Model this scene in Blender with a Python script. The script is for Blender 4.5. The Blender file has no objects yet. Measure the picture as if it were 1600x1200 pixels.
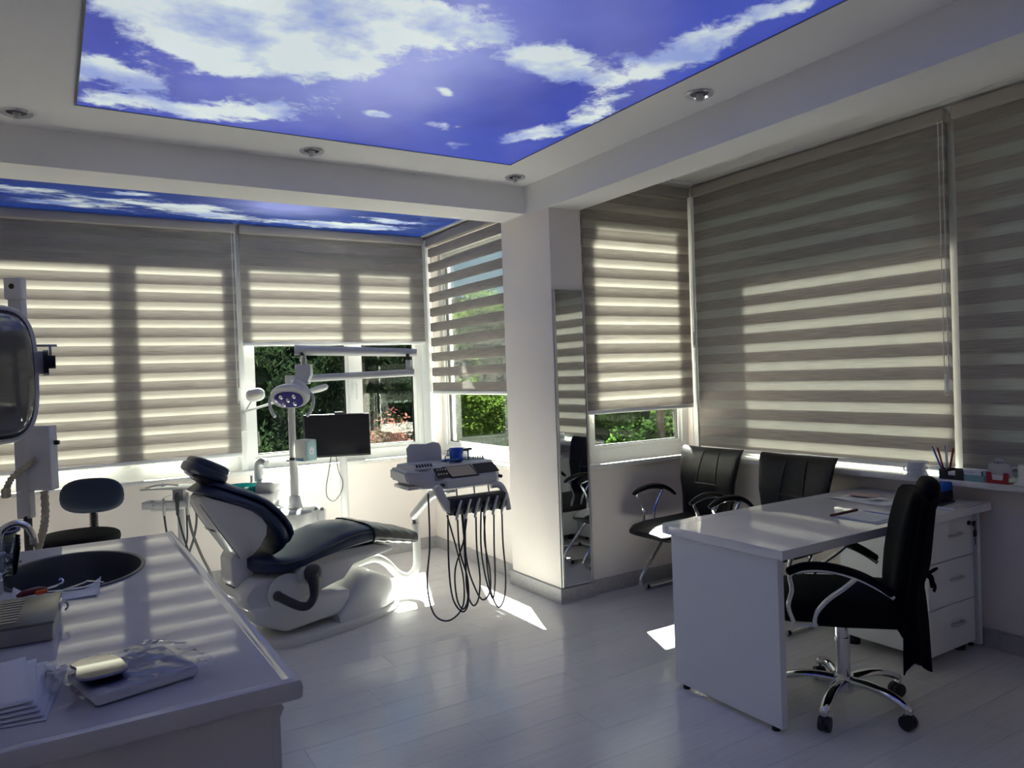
import bpy, bmesh, math, random
from mathutils import Vector, Matrix
random.seed(11)
S = bpy.context.scene
COL = S.collection
PI = math.pi

# ------------------------------------------------------------------ camera
F, PITCH, ROLL, YAW, CAMH = 1167.0, -0.013, -0.0353, 0.5537, 1.483
fw = Vector((math.sin(YAW)*math.cos(PITCH), math.cos(YAW)*math.cos(PITCH), math.sin(PITCH)))
rt = Vector((math.cos(YAW), -math.sin(YAW), 0)); up = rt.cross(fw)
rt, up = rt*math.cos(ROLL)+up*math.sin(ROLL), up*math.cos(ROLL)-rt*math.sin(ROLL)
cam = bpy.data.objects.new('camera', bpy.data.cameras.new('camera'))
COL.objects.link(cam)
cam.data.sensor_width = 36; cam.data.sensor_fit = 'HORIZONTAL'; cam.data.lens = F/1600*36
cam.data.clip_start = 0.02; cam.data.clip_end = 300
cam.matrix_world = Matrix(((rt.x, up.x, -fw.x, 0), (rt.y, up.y, -fw.y, 0), (rt.z, up.z, -fw.z, CAMH), (0, 0, 0, 1)))
S.camera = cam

# ------------------------------------------------------------------ light
SUN_DIR = Vector((-0.32, -0.83, -1.0))
sun = bpy.data.objects.new('sun', bpy.data.lights.new('sun', 'SUN'))
COL.objects.link(sun)
sun.data.energy = 85.0; sun.data.angle = 0.0093; sun.data.color = (1.0, 0.95, 0.86)
sun.rotation_euler = SUN_DIR.to_track_quat('-Z', 'Y').to_euler()
sun.location = (6, 14, 18)
W = bpy.data.worlds.new('sky'); S.world = W; W.use_nodes = True
wn = W.node_tree; wn.nodes.clear()
wo = wn.nodes.new('ShaderNodeOutputWorld'); wb = wn.nodes.new('ShaderNodeBackground')
tcw = wn.nodes.new('ShaderNodeTexCoord'); sxw = wn.nodes.new('ShaderNodeSeparateXYZ'); wn.links.new(tcw.outputs['Generated'], sxw.inputs[0])
rw = wn.nodes.new('ShaderNodeValToRGB'); wn.links.new(sxw.outputs[2], rw.inputs[0])
rw.color_ramp.elements[0].position = 0.0; rw.color_ramp.elements[0].color = (.60, .78, .90, 1)
rw.color_ramp.elements[1].position = 1.0; rw.color_ramp.elements[1].color = (.16, .36, .78, 1)
e_ = rw.color_ramp.elements.new(.22); e_.color = (.36, .66, .92, 1)
wb.inputs['Strength'].default_value = 0.46
wn.links.new(rw.outputs[0], wb.inputs[0]); wn.links.new(wb.outputs[0], wo.inputs[0])
S.view_settings.view_transform = 'Standard'; S.view_settings.look = 'None'
S.view_settings.exposure = 1.2; S.view_settings.gamma = 1.0; S.view_settings.use_curve_mapping = False
S.cycles.use_denoising = True
S.cycles.max_bounces = 12; S.cycles.diffuse_bounces = 6; S.cycles.glossy_bounces = 5
S.cycles.transmission_bounces = 8; S.cycles.transparent_max_bounces = 24
S.cycles.sample_clamp_indirect = 40.0
S.cycles.caustics_reflective = False; S.cycles.caustics_refractive = False

# ------------------------------------------------------------------ mesh helpers
def rad(a): return math.radians(a)
def T(x, y, z): return Matrix.Translation((x, y, z))
def RX(a): return Matrix.Rotation(rad(a), 4, 'X')
def RY(a): return Matrix.Rotation(rad(a), 4, 'Y')
def RZ(a): return Matrix.Rotation(rad(a), 4, 'Z')
def B(): return bmesh.new()
def box(bm, x0, x1, y0, y1, z0, z1, M=None, mi=0):
    vs = [bm.verts.new((M @ Vector(p)) if M else p) for p in
          ((x0,y0,z0),(x1,y0,z0),(x1,y1,z0),(x0,y1,z0),(x0,y0,z1),(x1,y0,z1),(x1,y1,z1),(x0,y1,z1))]
    for f in ((0,3,2,1),(4,5,6,7),(0,1,5,4),(1,2,6,5),(2,3,7,6),(3,0,4,7)):
        bm.faces.new([vs[i] for i in f]).material_index = mi
    return bm
def merge(bm, t, M=None, mi=0):
    mp = {}
    for v in t.verts: mp[v] = bm.verts.new((M @ v.co) if M else v.co)
    for f in t.faces:
        try: bm.faces.new([mp[v] for v in f.verts]).material_index = mi or f.material_index
        except ValueError: pass
    t.free(); return bm
def rbox(bm, c, s, b=0.01, seg=2, M=None, mi=0):
    t = bmesh.new(); bmesh.ops.create_cube(t, size=1)
    for v in t.verts: v.co = Vector((v.co.x*s[0], v.co.y*s[1], v.co.z*s[2]))
    if b > 0: bmesh.ops.bevel(t, geom=t.edges[:]+t.verts[:], offset=min(b, min(s)*0.49), segments=seg, profile=0.5, affect='EDGES')
    MM = T(*c) if M is None else M @ T(*c)
    return merge(bm, t, MM, mi)
def loft(bm, rings, c0=True, c1=True, closed=True, mi=0, M=None):
    R = [[bm.verts.new((M @ Vector(p)) if M else p) for p in r] for r in rings]
    n = len(R[0])
    for a, b in zip(R[:-1], R[1:]):
        for i in range(n if closed else n-1):
            j = (i+1) % n
            bm.faces.new((a[i], a[j], b[j], b[i])).material_index = mi
    if c0: bm.faces.new(R[0][::-1]).material_index = mi
    if c1: bm.faces.new(R[-1]).material_index = mi
    return bm
def prism(bm, poly, a0, a1, ax='y', b=0.0, seg=2, M=None, mi=0):
    """polygon (p,q) extruded along ax: y -> (x,z), z -> (x,y), x -> (y,z)"""
    def P(p, a):
        return {'y': (p[0], a, p[1]), 'z': (p[0], p[1], a), 'x': (a, p[0], p[1])}[ax]
    t = bmesh.new()
    loft(t, [[P(p, a0) for p in poly], [P(p, a1) for p in poly]])
    bmesh.ops.recalc_face_normals(t, faces=t.faces[:])
    if b > 0: bmesh.ops.bevel(t, geom=t.edges[:]+t.verts[:], offset=b, segments=seg, profile=0.5, affect='EDGES', clamp_overlap=True)
    return merge(bm, t, M, mi)
def cat(pts, k=6, closed=False):
    p = [Vector(q) for q in pts]; out = []; n = len(p)
    for i in range(n if closed else n-1):
        if closed: a, b, c, d = p[(i-1) % n], p[i], p[(i+1) % n], p[(i+2) % n]
        else: a, b, c, d = p[max(i-1, 0)], p[i], p[i+1], p[min(i+2, n-1)]
        for s in range(k):
            t = s/k
            out.append(0.5*((2*b)+(c-a)*t+(2*a-5*b+4*c-d)*t*t+(3*b-a-3*c+d)*t**3))
    if not closed: out.append(p[-1])
    return out
def tube(bm, pts, r, n=8, caps=True, closed=False, mi=0, M=None, flat=1.0):
    p = [Vector(q) for q in pts]; N = len(p)
    rr = r if isinstance(r, (list, tuple)) else [r]*N
    if len(rr) != N: rr = [rr[0]+(rr[-1]-rr[0])*i/(N-1) for i in range(N)]
    tg = []
    for i in range(N):
        a = p[(i-1) % N] if closed else p[max(i-1, 0)]; b = p[(i+1) % N] if closed else p[min(i+1, N-1)]
        d = (b-a); tg.append(d.normalized() if d.length > 1e-9 else Vector((0, 0, 1)))
    nrm = tg[0].orthogonal().normalized() if abs(tg[0].z) > .9 else tg[0].cross(Vector((0, 0, 1))).normalized()
    rings = []
    for i in range(N):
        if i: nrm = (nrm-tg[i]*nrm.dot(tg[i])); nrm = nrm.normalized() if nrm.length > 1e-6 else tg[i].orthogonal().normalized()
        bn = tg[i].cross(nrm)
        rings.append([p[i]+(nrm*math.cos(2*PI*k/n)+bn*math.sin(2*PI*k/n)*flat)*rr[i] for k in range(n)])
    if closed: rings.append(rings[0]); 
    return loft(bm, rings, caps and not closed, caps and not closed, True, mi, M)
def lathe(bm, prof, n=24, M=None, mi=0, sx=1.0, sy=1.0):
    rings = [[(r*sx*math.cos(2*PI*k/n), r*sy*math.sin(2*PI*k/n), z) for k in range(n)] for r, z in prof]
    return loft(bm, rings, prof[0][0] > 1e-6, prof[-1][0] > 1e-6, True, mi, M)
def cyl(bm, a, b, r, n=16, r2=None, mi=0, M=None):
    return tube(bm, [a, b], [r, r if r2 is None else r2], n, mi=mi, M=M)
def pillow(bm, a, b, c, e1=0.5, e2=0.35, nu=28, nv=14, M=None, mi=0):
    """superellipsoid with half sizes a,b,c"""
    def sg(w, e): return math.copysign(abs(w)**e, w)
    rings = []
    for j in range(nv+1):
        ph = -PI/2+PI*j/nv
        cr = max(abs(math.cos(ph)), 1e-3)**e1; sz = sg(math.sin(ph), e1)
        rings.append([(a*cr*sg(math.cos(2*PI*i/nu), e2), b*cr*sg(math.sin(2*PI*i/nu), e2), c*sz) for i in range(nu)])
    return loft(bm, rings, True, True, True, mi, M)
def srect(w, h, r, n=4, cx=0, cy=0):
    out = []
    for sx, sy, a0 in ((1, 1, 0), (-1, 1, 90), (-1, -1, 180), (1, -1, 270)):
        for i in range(n+1):
            a = rad(a0+90*i/n)
            out.append((cx+sx*(w/2-r)+r*math.cos(a), cy+sy*(h/2-r)+r*math.sin(a)))
    return out
def obj(name, bm, m, parent=None, smooth=True, ang=38, loc=None, rot=None, recalc=True, wn=False):
    if recalc: bmesh.ops.recalc_face_normals(bm, faces=bm.faces[:])
    if smooth:
        for f in bm.faces: f.smooth = True
        A = rad(ang)
        for e in bm.edges:
            if len(e.link_faces) == 2 and e.calc_face_angle(0) > A: e.smooth = False
    me = bpy.data.meshes.new(name); bm.to_mesh(me); bm.free()
    for q in (m if isinstance(m, (list, tuple)) else [m]): me.materials.append(q)
    o = bpy.data.objects.new(name, me); COL.objects.link(o)
    if parent is not None: o.parent = parent
    if loc is not None: o.location = loc
    if rot is not None: o.rotation_euler = rot
    return o
def thing(name, label, cat_, loc=(0, 0, 0), rz=0.0, group=None, kind=None):
    o = bpy.data.objects.new(name, None); COL.objects.link(o)
    o.empty_display_size = 0.1; o.location = loc; o.rotation_euler = (0, 0, rad(rz))
    if label: o['label'] = label
    if cat_: o['category'] = cat_
    if group: o['group'] = group
    if kind: o['kind'] = kind
    return o
def tag(o, label=None, cat_=None, group=None, kind=None):
    if label: o['label'] = label
    if cat_: o['category'] = cat_
    if group: o['group'] = group
    if kind: o['kind'] = kind
    return o
def struct(name, bm, m, label=None, cat_=None, smooth=False):
    o = obj(name, bm, m, smooth=smooth); o['kind'] = 'structure'
    if label: o['label'] = label
    if cat_: o['category'] = cat_
    return o

# ------------------------------------------------------------------ materials
def newmat(name):
    m = bpy.data.materials.new(name); m.use_nodes = True; m.node_tree.nodes.clear(); return m
def pm(name, col, rough=0.5, metal=0.0, spec=0.5, noise=0.0, nscale=30, bump=0.0, bscale=200, coat=0.0, trans=0.0, ior=1.45, emit=None, estr=0, stretch=None, sheen=0):
    m = newmat(name); nt = m.node_tree; N = nt.nodes; L = nt.links
    o = N.new('ShaderNodeOutputMaterial'); p = N.new('ShaderNodeBsdfPrincipled'); L.new(p.outputs[0], o.inputs[0])
    p.inputs['Base Color'].default_value = (*col, 1); p.inputs['Roughness'].default_value = rough
    p.inputs['Metallic'].default_value = metal; p.inputs['Specular IOR Level'].default_value = spec
    p.inputs['Coat Weight'].default_value = coat; p.inputs['Coat Roughness'].default_value = 0.08
    p.inputs['Transmission Weight'].default_value = trans; p.inputs['IOR'].default_value = ior
    p.inputs['Sheen Weight'].default_value = sheen
    if emit: p.inputs['Emission Color'].default_value = (*emit, 1); p.inputs['Emission Strength'].default_value = estr
    tc = None
    if noise or bump:
        tc = N.new('ShaderNodeTexCoord'); mp = N.new('ShaderNodeMapping'); L.new(tc.outputs['Object'], mp.inputs[0])
        if stretch: mp.inputs['Scale'].default_value = stretch
    if noise:
        t = N.new('ShaderNodeTexNoise'); t.inputs['Scale'].default_value = nscale; t.inputs['Detail'].default_value = 5
        L.new(mp.outputs[0], t.inputs['Vector'])
        r = N.new('ShaderNodeMapRange'); r.inputs[1].default_value = 0.3; r.inputs[2].default_value = 0.7
        r.inputs[3].default_value = 1-noise; r.inputs[4].default_value = 1+noise; L.new(t.outputs[0], r.inputs[0])
        x = N.new('ShaderNodeMix'); x.data_type = 'RGBA'; x.blend_type = 'MULTIPLY'; x.inputs[0].default_value = 1
        x.inputs[6].default_value = (*col, 1); L.new(r.outputs[0], x.inputs[7]); L.new(x.outputs[2], p.inputs['Base Color'])
    if bump:
        t = N.new('ShaderNodeTexNoise'); t.inputs['Scale'].default_value = bscale; t.inputs['Detail'].default_value = 4
        L.new(mp.outputs[0], t.inputs['Vector'])
        b = N.new('ShaderNodeBump'); b.inputs['Strength'].default_value = bump; b.inputs['Distance'].default_value = 0.01
        L.new(t.outputs[0], b.inputs['Height']); L.new(b.outputs[0], p.inputs['Normal'])
    return m
def glassmat(name, tint=(0.93, 0.97, 0.95), refl=0.6, rough=0.0):
    m = newmat(name); nt = m.node_tree; N = nt.nodes; L = nt.links
    o = N.new('ShaderNodeOutputMaterial'); mx = N.new('ShaderNodeMixShader'); L.new(mx.outputs[0], o.inputs[0])
    t = N.new('ShaderNodeBsdfTransparent'); t.inputs[0].default_value = (*tint, 1)
    g = N.new('ShaderNodeBsdfGlossy'); g.inputs['Roughness'].default_value = rough
    lw = N.new('ShaderNodeFresnel'); lw.inputs[0].default_value = 1.5
    ma = N.new('ShaderNodeMath'); ma.operation = 'MULTIPLY'; ma.inputs[1].default_value = refl
    L.new(lw.outputs[0], ma.inputs[0]); L.new(ma.outputs[0], mx.inputs[0]); L.new(t.outputs[0], mx.inputs[1]); L.new(g.outputs[0], mx.inputs[2])
    return m
def fabric(name, col, tcol, trans, clear=0.0, thread=420.0, amp=0.35):
    """woven blind cloth: reflects, lets diffuse light through, and a share straight through"""
    m = newmat(name); nt = m.node_tree; N = nt.nodes; L = nt.links
    o = N.new('ShaderNodeOutputMaterial')
    tc = N.new('ShaderNodeTexCoord'); mp = N.new('ShaderNodeMapping'); mp.inputs['Scale'].default_value = (6, 6, thread)
    L.new(tc.outputs['Object'], mp.inputs[0])
    t = N.new('ShaderNodeTexNoise'); t.inputs['Scale'].default_value = 1.0; t.inputs['Detail'].default_value = 3; L.new(mp.outputs[0], t.inputs['Vector'])
    r = N.new('ShaderNodeMapRange'); r.inputs[1].default_value = 0.25; r.inputs[2].default_value = 0.75
    r.inputs[3].default_value = 1-amp; r.inputs[4].default_value = 1+amp; L.new(t.outputs[0], r.inputs[0])
    def mul(c):
        x = N.new('ShaderNodeMix'); x.data_type = 'RGBA'; x.blend_type = 'MULTIPLY'; x.inputs[0].default_value = 1
        x.inputs[6].default_value = (*c, 1); L.new(r.outputs[0], x.inputs[7]); return x.outputs[2]
    d = N.new('ShaderNodeBsdfDiffuse'); L.new(mul(col), d.inputs[0])
    tr = N.new('ShaderNodeBsdfTranslucent'); L.new(mul(tcol), tr.inputs[0])
    mx = N.new('ShaderNodeMixShader'); mx.inputs[0].default_value = trans; L.new(d.outputs[0], mx.inputs[1]); L.new(tr.outputs[0], mx.inputs[2])
    last = mx
    if clear > 0:
        c = N.new('ShaderNodeBsdfTransparent'); c.inputs[0].default_value = (1, 1, 1, 1)
        m2 = N.new('ShaderNodeMixShader'); m2.inputs[0].default_value = clear
        L.new(mx.outputs[0], m2.inputs[1]); L.new(c.outputs[0], m2.inputs[2]); last = m2
    L.new(last.outputs[0], o.inputs[0]); return m

M_WALL = pm('wall_paint', (0.84, 0.775, 0.725), 0.75, noise=0.02, nscale=3, bump=0.03, bscale=350)
M_CEIL = pm('ceiling_paint', (0.88, 0.865, 0.85), 0.7, noise=0.015, nscale=2)
M_TRIM = pm('cornice_paint', (0.88, 0.87, 0.84), 0.6)
M_PVC = pm('white_pvc', (0.80, 0.81, 0.79), 0.3)
M_SILL = pm('white_marble_sill', (0.74, 0.73, 0.70), 0.3, noise=0.08, nscale=18)
M_BASE = pm('grey_stone_skirting', (0.42, 0.41, 0.41), 0.35, noise=0.10, nscale=40)
M_GLASS = glassmat('window_glass')
M_OUTW = pm('outside_render', (0.66, 0.62, 0.56), 0.9)
M_OPAQ = fabric('zebra_blind_cloth', (0.30, 0.275, 0.255), (0.70, 0.65, 0.60), 0.13)
M_SHEER = fabric('zebra_blind_sheer', (0.29, 0.275, 0.255), (0.92, 0.90, 0.84), 0.30, 0.02, 260, 0.15)
M_SHEERO = fabric('zebra_blind_open_sheer', (0.50, 0.48, 0.45), (0.9, 0.9, 0.86), 0.2, 0.86, 260, 0.15)
M_WPLAS = pm('white_plastic', (0.60, 0.60, 0.59), 0.28, coat=0.3)
M_SPIT = pm('light_grey_plastic', (0.43, 0.43, 0.43), 0.28, coat=0.3)
M_GPLAS = pm('warm_grey_plastic', (0.50, 0.50, 0.52), 0.35)
M_DGREY = pm('dark_grey_rubber', (0.035, 0.037, 0.042), 0.5)
M_BLACK = pm('black_plastic', (0.012, 0.012, 0.014), 0.4)
M_NAVY = pm('navy_leatherette', (0.010, 0.022, 0.060), 0.32, noise=0.1, nscale=20, bump=0.05, bscale=260, spec=0.6)
M_NAVYF = pm('navy_stool_leatherette', (0.004, 0.013, 0.042), 0.5, bump=0.04, bscale=260)
M_BLKV = pm('black_vinyl_cover', (0.022, 0.024, 0.026), 0.28, bump=0.12, bscale=25, spec=0.7)
M_BLKL = pm('black_leatherette', (0.008, 0.008, 0.009), 0.42, noise=0.1, bump=0.06, bscale=240, spec=0.3)
M_BLKO = pm('black_mesh_upholstery', (0.005, 0.005, 0.006), 0.7, spec=0.12, bump=0.1, bscale=300)
M_BLKC = pm('black_cotton', (0.006, 0.006, 0.007), 0.95, spec=0.1, bump=0.2, bscale=300)
M_CHROME = pm('chrome', (0.78, 0.78, 0.78), 0.12, 1.0)
M_STEEL = pm('brushed_steel', (0.56, 0.56, 0.57), 0.32, 1.0, noise=0.06, nscale=60)
M_ALU = pm('aluminium', (0.66, 0.66, 0.65), 0.35, 1.0)
M_DESK = pm('white_gloss_laminate', (0.82, 0.82, 0.81), 0.05, noise=0.012, nscale=5, spec=0.5, coat=0.2)
M_DESKE = pm('white_laminate_panel', (0.80, 0.82, 0.84), 0.35)
M_TOP = pm('counter_gloss_laminate', (0.62, 0.62, 0.64), 0.035, noise=0.015, nscale=6, spec=0.9)
M_CAB = pm('cabinet_white_laminate', (0.66, 0.66, 0.70), 0.4)
M_SINK = pm('dark_sink_enamel', (0.05, 0.055, 0.07), 0.35)
M_GREEN = pm('green_glass_bowl', (0.0, 0.22, 0.20), 0.12, coat=0.5)
M_PAPER = pm('white_paper', (0.72, 0.74, 0.78), 0.8, noise=0.02)
M_BLUE = pm('blue_plastic', (0.01, 0.10, 0.55), 0.25, coat=0.4)
M_BLUEG = pm('blue_nitrile', (0.02, 0.13, 0.42), 0.55)
M_SCREEN = pm('black_screen', (0.008, 0.008, 0.010), 0.08, spec=0.6)
M_MIRROR = pm('mirror_silver', (0.82, 0.84, 0.83), 0.015, 1.0)
M_RED = pm('red_plastic', (0.35, 0.015, 0.02), 0.3)
M_DRED = pm('dark_red_handle', (0.10, 0.008, 0.012), 0.35)
M_ORANGE = pm('orange_plastic', (0.75, 0.10, 0.01), 0.35)
M_TEAL = pm('pale_teal_card', (0.22, 0.42, 0.43), 0.5)
M_CLEAR = glassmat('clear_plastic', (0.94, 0.95, 0.97), 1.0, 0.10)
M_OLIVE = pm('olive_bowl', (0.20, 0.25, 0.08), 0.35)
M_DBLUE = pm('dark_blue_rim', (0.008, 0.015, 0.18), 0.3)
M_BEIGE = pm('beige_hose', (0.42, 0.37, 0.27), 0.6)
M_PURPLE = pm('violet_lamp_glass', (0.05, 0.035, 0.22), 0.08, coat=0.8)
M_SMOKE = pm('smoked_lamp_cover', (0.16, 0.155, 0.14), 0.08, 0.3, coat=0.6)
M_CREAM = pm('cream_plastic', (0.70, 0.66, 0.55), 0.4)
M_LAWN = pm('outside_lawn', (0.008, 0.014, 0.004), 0.9, noise=0.15, nscale=2)

# ================================================================== room shell
XL, YBK = -0.45, 5.92           # left wall face, bay back wall face
XC0, XC1, YC0, YC1 = 2.743, 2.99, 3.92, 4.51   # pillar
XRW, YN = 4.05, 3.95            # right wall face, niche wall face
ZC, ZBAY, ZNI = 2.733, 2.70, 2.82

def floor_mat():
    m = newmat('pale_laminate_floor'); nt = m.node_tree; N = nt.nodes; L = nt.links
    o = N.new('ShaderNodeOutputMaterial'); p = N.new('ShaderNodeBsdfPrincipled'); L.new(p.outputs[0], o.inputs[0])
    oi = N.new('ShaderNodeObjectInfo'); tc = N.new('ShaderNodeTexCoord')
    ad = N.new('ShaderNodeVectorMath'); ad.operation = 'ADD'; L.new(tc.outputs['Object'], ad.inputs[0])
    sc = N.new('ShaderNodeMath'); sc.operation = 'MULTIPLY'; sc.inputs[1].default_value = 37; L.new(oi.outputs['Random'], sc.inputs[0])
    L.new(sc.outputs[0], ad.inputs[1])
    mp = N.new('ShaderNodeMapping'); mp.inputs['Scale'].default_value = (1.6, 40, 1); L.new(ad.outputs[0], mp.inputs[0])
    t = N.new('ShaderNodeTexNoise'); t.inputs['Scale'].default_value = 2.2; t.inputs['Detail'].default_value = 6; t.inputs['Roughness'].default_value = .65
    L.new(mp.outputs[0], t.inputs['Vector'])
    cr = N.new('ShaderNodeValToRGB'); cr.color_ramp.elements[0].position = .3; cr.color_ramp.elements[1].position = .72
    cr.color_ramp.elements[0].color = (.66, .65, .645, 1); cr.color_ramp.elements[1].color = (.75, .745, .74, 1)
    L.new(t.outputs[0], cr.inputs[0])
    r = N.new('ShaderNodeMapRange'); r.inputs[3].default_value = .975; r.inputs[4].default_value = 1.02; L.new(oi.outputs['Random'], r.inputs[0])
    x = N.new('ShaderNodeMix'); x.data_type = 'RGBA'; x.blend_type = 'MULTIPLY'; x.inputs[0].default_value = 1
    L.new(cr.outputs[0], x.inputs[6]); L.new(r.outputs[0], x.inputs[7]); L.new(x.outputs[2], p.inputs['Base Color'])
    r2 = N.new('ShaderNodeMapRange'); r2.inputs[3].default_value = .15; r2.inputs[4].default_value = .24; L.new(t.outputs[0], r2.inputs[0])
    L.new(r2.outputs[0], p.inputs['Roughness'])
    b = N.new('ShaderNodeBump'); b.inputs['Strength'].default_value = .02; b.inputs['Distance'].default_value = .004
    L.new(t.outputs[0], b.inputs['Height']); L.new(b.outputs[0], p.inputs['Normal'])
    p.inputs['Specular IOR Level'].default_value = .75
    return m
M_FLOOR = floor_mat()
M_SUB = pm('floor_joint', (0.30, 0.30, 0.30), 0.8)
floor = struct('floor', box(B(), XL-.2, XRW+.15, -2.2, YBK+.2, -.25, -.0025), M_SUB, 'pale grey wood-look laminate floor of the dental room', 'floor')
bmp = B(); PW, PLN = 0.193, 1.285
prism(bmp, [(0, -.012), (PLN-.001, -.012), (PLN-.001, 0), (0, 0)], 0, PW-.001, 'y')
pl0 = obj('plank', bmp, M_FLOOR, floor, smooth=False)
row = 0; first = True; y = -2.0
while y < YBK:
    x = XL-.02-random.random()*0.0-[0, .43, .86, .2, .64][row % 5]
    while x < XRW:
        xm = x+PLN/2
        if not (x+PLN < XL or (y > YC1 and x > XC1)):
            q = pl0 if first else pl0.copy()
            if not first: COL.objects.link(q)
            q.location = (x, y, 0); first = False
        x += PLN
    y += PW; row += 1

# bay back wall with two window openings
b = B()
Z0B, Z1B = .80, 2.60
box(b, XL-.2, XC1+.02, YBK, YBK+.18, -.25, Z0B); box(b, XL-.2, XC1+.02, YBK, YBK+.18, Z1B, 2.9)
box(b, XL-.2, XL+.05, YBK, YBK+.18, Z0B, Z1B); box(b, 2.79, XC1+.02, YBK, YBK+.18, Z0B, Z1B)
struct('wall_back', b, M_WALL, 'pale plaster wall under the bay windows behind the dental chair', 'wall')
b = B()
box(b, 2.83, XC1+.02, YC1, YBK+.001, -.25, Z0B); box(b, 2.83, XC1+.02, YC1, YBK+.001, Z1B, 2.9); box(b, 2.83, XC1+.02, 5.83, YBK, Z0B, Z1B)
struct('wall_bay', b, M_WALL, 'short pale bay side wall between corner and pillar', 'wall')
b = B(); box(b, XC0, XC1, YC0, YC1, 0, 2.54)
pil = struct('wall_pillar', b, M_WALL, 'square pale plaster pillar carrying both ceiling beams', 'pillar')
Z0N, Z1N = .84, 2.66
b = B()
box(b, XC1, XRW+.15, YN, YN+.16, -.25, Z0N); box(b, XC1, XRW+.15, YN, YN+.16, Z1N, 2.9)
box(b, XC1, 3.035, YN, YN+.16, Z0N, Z1N); box(b, 3.985, XRW+.15, YN, YN+.16, Z0N, Z1N)
struct('wall_niche', b, M_WALL, 'short pale wall under the niche window beside the pillar', 'wall')
b = B()
box(b, XRW, XRW+.15, -2.2, YN+.001, -.25, Z0N); box(b, XRW, XRW+.15, -2.2, YN+.001, Z1N, 2.9)
box(b, XRW, XRW+.15, -2.2, .3, Z0N, Z1N)
struct('wall_right', b, M_WALL, 'pale wall under the wide windows behind the desk', 'wall')
struct('wall_left', box(B(), XL-.2, XL, -2.2, YBK+.1, -.25, 2.9), M_WALL, 'pale plaster wall beside the sink counter', 'wall')
struct('wall_front', box(B(), XL-.2, XRW+.15, -2.2, -2.0, -.25, 2.9), M_WALL, 'pale plaster wall facing the windows', 'wall')
# ceilings and beams
struct('ceiling', box(B(), XL-.01, XC0+.01, -2.05, 4.3, ZC, 2.9), M_CEIL, 'white main ceiling around the printed sky panel', 'ceiling')
struct('ceiling_bay', box(B(), XL-.01, 2.95, 4.4, YBK+.05, ZBAY, 2.9), M_CEIL, 'white bay ceiling behind the cross beam', 'ceiling')
struct('ceiling_niche', box(B(), XC1-.01, XRW+.05, -2.05, YN+.05, ZNI, 2.9), M_CEIL, 'white niche ceiling above the wide blinds', 'ceiling')
struct('ceiling_beam_bay', box(B(), XL-.01, XC0+.005, 4.196, YC1, 2.552, 2.88), M_CEIL, 'white cross beam between main room and bay', 'beam')
struct('ceiling_beam_niche', box(B(), XC0, XC1, -2.05, YC1, 2.54, 2.88), M_CEIL, 'long white beam running from pillar above the desk', 'beam')
# roof slab; unseen overhang, deepened at the bay to keep sun off its blind
b = B(); box(b, XL-.3, 3.293, 4.2, 6.34, 2.9, 3.1); box(b, XL-.3, 4.25, -2.3, 4.27, 2.9, 3.1)
struct('roof', b, M_OUTW, 'concrete roof slab overhanging the windows', 'roof')
# cornice in the niche
def cornice(path_dir, a0, a1, fix, name, label):
    prof = [(0, 0), (0, -.065), (.012, -.065), (.014, -.048), (.03, -.04), (.036, -.026), (.055, -.02), (.062, -.008), (.07, -.006), (.07, 0)]
    b = B()
    if path_dir == 'y': loft(b, [[(fix-p, a0, ZNI+q) for p, q in prof], [(fix-p, a1, ZNI+q) for p, q in prof]])
    else: loft(b, [[(a0, fix-p, ZNI+q) for p, q in prof], [(a1, fix-p, ZNI+q) for p, q in prof]])
    o = struct(name, b, M_TRIM, label, 'cornice'); return o
cornice('y', -2.0, YN, XRW, 'trim_1', 'white moulded cornice above the wide right blinds')
cornice('x', XC1, XRW, YN, 'trim_2', 'short white moulded cornice above the niche blind')
# skirting
def skirt(name, label, poly, h=.095):
    b = B(); prism(b, poly, 0, h, 'z', .0015, 1); return struct(name, b, M_BASE, label, 'skirting')
skirt('baseboard_back', 'grey stone skirting along the bay back wall', [(XL, YBK-.014), (2.818, YBK-.014), (2.83, YBK), (XL, YBK)])
skirt('baseboard_bay', 'grey stone skirting along the bay side wall up to the pillar', [(2.816, YC1+.01), (2.83, YC1+.01), (2.83, YBK), (2.816, YBK-.014)])
skirt('baseboard_pillar', 'grey stone skirting piece on the pillar side facing the bay', [(XC0-.016, YC0-.016), (XC0, YC0), (XC0, YC1), (XC0-.016, YC1+.016)])
skirt('baseboard_mirror', 'grey stone skirting piece under the tall mirror', [(XC0-.016, YC0-.016), (XC1+.016, YC0-.016), (XC1, YC0), (XC0, YC0)])
skirt('baseboard_niche', 'grey stone skirting along the niche wall behind the visitor chair', [(XC1, YN-.016), (XRW-.016, YN-.016), (XRW, YN), (XC1, YN)])
skirt('baseboard_right', 'grey stone skirting along the wall behind the desk', [(XRW-.016, -2.0), (XRW, -2.0), (XRW, YN-.001), (XRW-.016, YN-.016)])
skirt('baseboard_left', 'grey stone skirting along the left wall', [(XL, -2.0), (XL+.014, -2.0), (XL+.014, YBK-.014), (XL, YBK)])

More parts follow.
